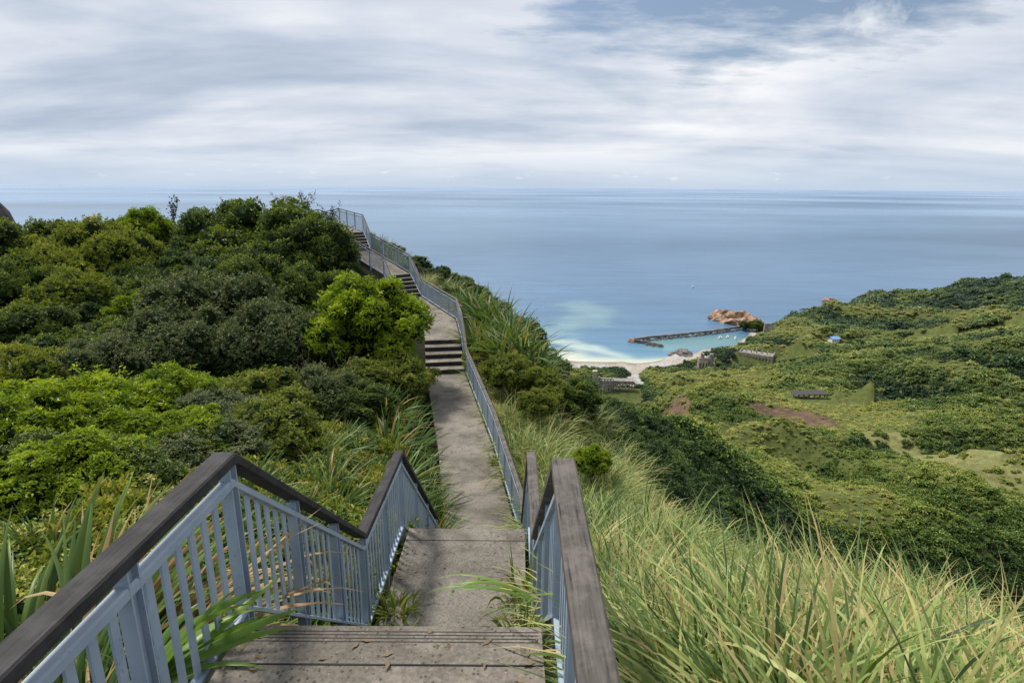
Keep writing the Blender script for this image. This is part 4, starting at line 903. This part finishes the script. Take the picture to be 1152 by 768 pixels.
# seabirds / dark tufts on the hilltop
for k, (px, row) in enumerate([(266,230),(307,229)]):
    p = at(px, row, 36.5); mb = MB()
    root = empty('bird', tuple(p), .5*k); tag(root, ['dark bird perched on the hilltop tree, left one','dark bird perched low on the hilltop tree, right one'][k], 'bird')
    V = []; Fq = []; prof = [(-.28,.01,.0),(-.14,.05,.02),(0,.09,.05),(.1,.085,.1),(.16,.05,.17),(.21,.055,.21),(.26,.02,.2),(.31,.004,.19)]
    for x, r_, z in prof:
        for q in range(8): V.append((x, r_*math.cos(q*PI/4), z+r_*math.sin(q*PI/4)))
    Fq = [(j*8+i, j*8+(i+1) % 8, (j+1)*8+(i+1) % 8, (j+1)*8+i) for j in range(len(prof)-1) for i in range(8)]
    obj('body', npmesh('body', np.array(V), np.array(Fq), [M['dark']], smooth=True), root)
# ------------------------------------------------------------------ sky, sun, camera
sun_el, sun_az = math.radians(56), math.radians(-48)     # azimuth from +Y towards +X : sun behind the left shoulder
sd = Vector((math.cos(sun_el)*math.sin(sun_az), math.cos(sun_el)*math.cos(sun_az), math.sin(sun_el)))
L = bpy.data.lights.new('sun', 'SUN'); L.energy = 4.9; L.angle = math.radians(11); L.color = (1,.955,.88)
lo = bpy.data.objects.new('sun', L); link(lo); lo.rotation_euler = (-sd).to_track_quat('-Z','Y').to_euler()
w = bpy.data.worlds.new('World'); sc.world = w; w.use_nodes = True; nt = w.node_tree; nd = nt.nodes; lk = nt.links
bg = nd['Background']; sky = N(nt, 'ShaderNodeTexSky', sky_type='NISHITA', sun_disc=False, sun_elevation=sun_el, sun_rotation=sun_az, altitude=180, air_density=1.0, dust_density=1.5)
tc = N(nt, 'ShaderNodeTexCoord'); sep = N(nt, 'ShaderNodeSeparateXYZ'); lk.new(tc.outputs['Generated'], sep.inputs[0])
zz = math_(nt, 'MAXIMUM', sep.outputs[2], 0.0); den = math_(nt, 'ADD', zz, .14)
cx = math_(nt, 'DIVIDE', sep.outputs[0], den); cy = math_(nt, 'DIVIDE', sep.outputs[1], den)
cb = N(nt, 'ShaderNodeCombineXYZ'); lk.new(cx, cb.inputs[0]); lk.new(cy, cb.inputs[1])
def mapped(s, loc, rz=0):
    mp = N(nt, 'ShaderNodeMapping'); mp.inputs['Scale'].default_value = s; mp.inputs['Location'].default_value = loc; mp.inputs['Rotation'].default_value = (0,0,rz); lk.new(cb.outputs[0], mp.inputs['Vector']); return mp.outputs[0]
nA = noise(nt, 1, 7, vec=mapped((.42,.55,1),(3.1,1.7,0)), rough=.52); nA.inputs['Distortion'].default_value = .7
nB = noise(nt, 1, 6, vec=mapped((.28,.75,1),(7.4,5.2,0),.12), rough=.55)
nC = noise(nt, 1, 8, vec=mapped((1.6,2.8,1),(1.2,8.8,0)), rough=.6)
s = math_(nt, 'ADD', math_(nt, 'MULTIPLY', nA.outputs[0], .5), math_(nt, 'ADD', math_(nt, 'MULTIPLY', nB.outputs[0], .38), math_(nt, 'MULTIPLY', nC.outputs[0], .12)))
cl = ramp(nt, s, [(.34,(.38,.46,.60)),(.42,(.53,.61,.73)),(.50,(.75,.79,.87)),(.58,(.96,.97,.99))])
# blue openings
nD = noise(nt, 1, 6, vec=mapped((.35,.5,1),(11.3,2.6,0)), rough=.6)
hole = maprange(nt, nD.outputs[0], .60, .70, 0, .75)
hole = math_(nt, 'MULTIPLY', hole, maprange(nt, zz, .05, .2))
hd = Vector(tuple(at(860,-40,1))).normalized(); dp = N(nt, 'ShaderNodeVectorMath', operation='DISTANCE'); mph = N(nt, 'ShaderNodeMapping'); mph.inputs['Scale'].default_value = (1,1,2.6); lk.new(tc.outputs['Generated'], mph.inputs['Vector']); lk.new(mph.outputs[0], dp.inputs[0]); dp.inputs[1].default_value = (hd.x, hd.y, hd.z*2.6)
hm = math_(nt, 'ADD', dp.outputs['Value'], math_(nt, 'MULTIPLY', math_(nt, 'SUBTRACT', nC.outputs[0], .5), .9)); hole = math_(nt, 'MAXIMUM', hole, maprange(nt, hm, .16, .36, .95, 0))
skm = N(nt, 'ShaderNodeVectorMath', operation='SCALE'); lk.new(sky.outputs[0], skm.inputs[0]); skm.inputs['Scale'].default_value = .10
c = mixc(nt, hole, cl.outputs[0], skm.outputs[0])
pf = Vector(tuple(at(972,22,1))).normalized()
nE = noise(nt, 14, 7, vec=tc.outputs['Generated'], rough=.62)
dq = N(nt, 'ShaderNodeVectorMath', operation='DISTANCE'); mq = N(nt, 'ShaderNodeMapping'); mq.inputs['Scale'].default_value = (1,1,1.5); lk.new(tc.outputs['Generated'], mq.inputs['Vector']); lk.new(mq.outputs[0], dq.inputs[0]); dq.inputs[1].default_value = (pf.x, pf.y, pf.z*1.5)
pm = math_(nt, 'ADD', dq.outputs['Value'], math_(nt, 'MULTIPLY', math_(nt, 'SUBTRACT', nE.outputs[0], .5), .16)); c = mixc(nt, maprange(nt, pm, .0, .04, .8, 0), c, (.95,.96,.98))
nF = noise(nt, 1, 6, rough=.65, vec=None); mf = N(nt, 'ShaderNodeMapping'); mf.inputs['Scale'].default_value = (26,26,110); lk.new(tc.outputs['Generated'], mf.inputs['Vector']); lk.new(mf.outputs[0], nF.inputs['Vector'])
band = math_(nt, 'MULTIPLY', maprange(nt, zz, .008, .014), maprange(nt, zz, .034, .020))
cum = math_(nt, 'MULTIPLY', maprange(nt, nF.outputs[0], .60, .68), band)
hz = maprange(nt, zz, .0, .055, .85, 0); c = mixc(nt, hz, c, (.50,.62,.78))
hz2 = maprange(nt, zz, .02, .09, 1, 0); c = mixc(nt, math_(nt, 'MULTIPLY', hz2, .35), c, (.62,.71,.82)); c = mixc(nt, math_(nt, 'MULTIPLY', cum, .55), c, (.88,.90,.94))
lk.new(c, bg.inputs['Color']); bg.inputs['Strength'].default_value = 1.0
cam = bpy.data.cameras.new('camera'); co = bpy.data.objects.new('camera', cam); link(co); sc.camera = co
cam.sensor_width = 36; cam.lens = 36*F/1152; cam.clip_end = 200000; cam.clip_start = .05
co.rotation_euler = (Matrix.Rotation(PI/2-PITCH, 3, 'X') @ Matrix.Rotation(math.radians(.42), 3, 'Z')).to_euler()
sc.view_settings.view_transform = 'Standard'; sc.view_settings.look = 'None'; sc.view_settings.exposure = 0; sc.view_settings.gamma = 1
sc.cycles.max_bounces = 6; sc.cycles.diffuse_bounces = 3; sc.cycles.transmission_bounces = 3; sc.cycles.glossy_bounces = 2; sc.cycles.use_denoising = True
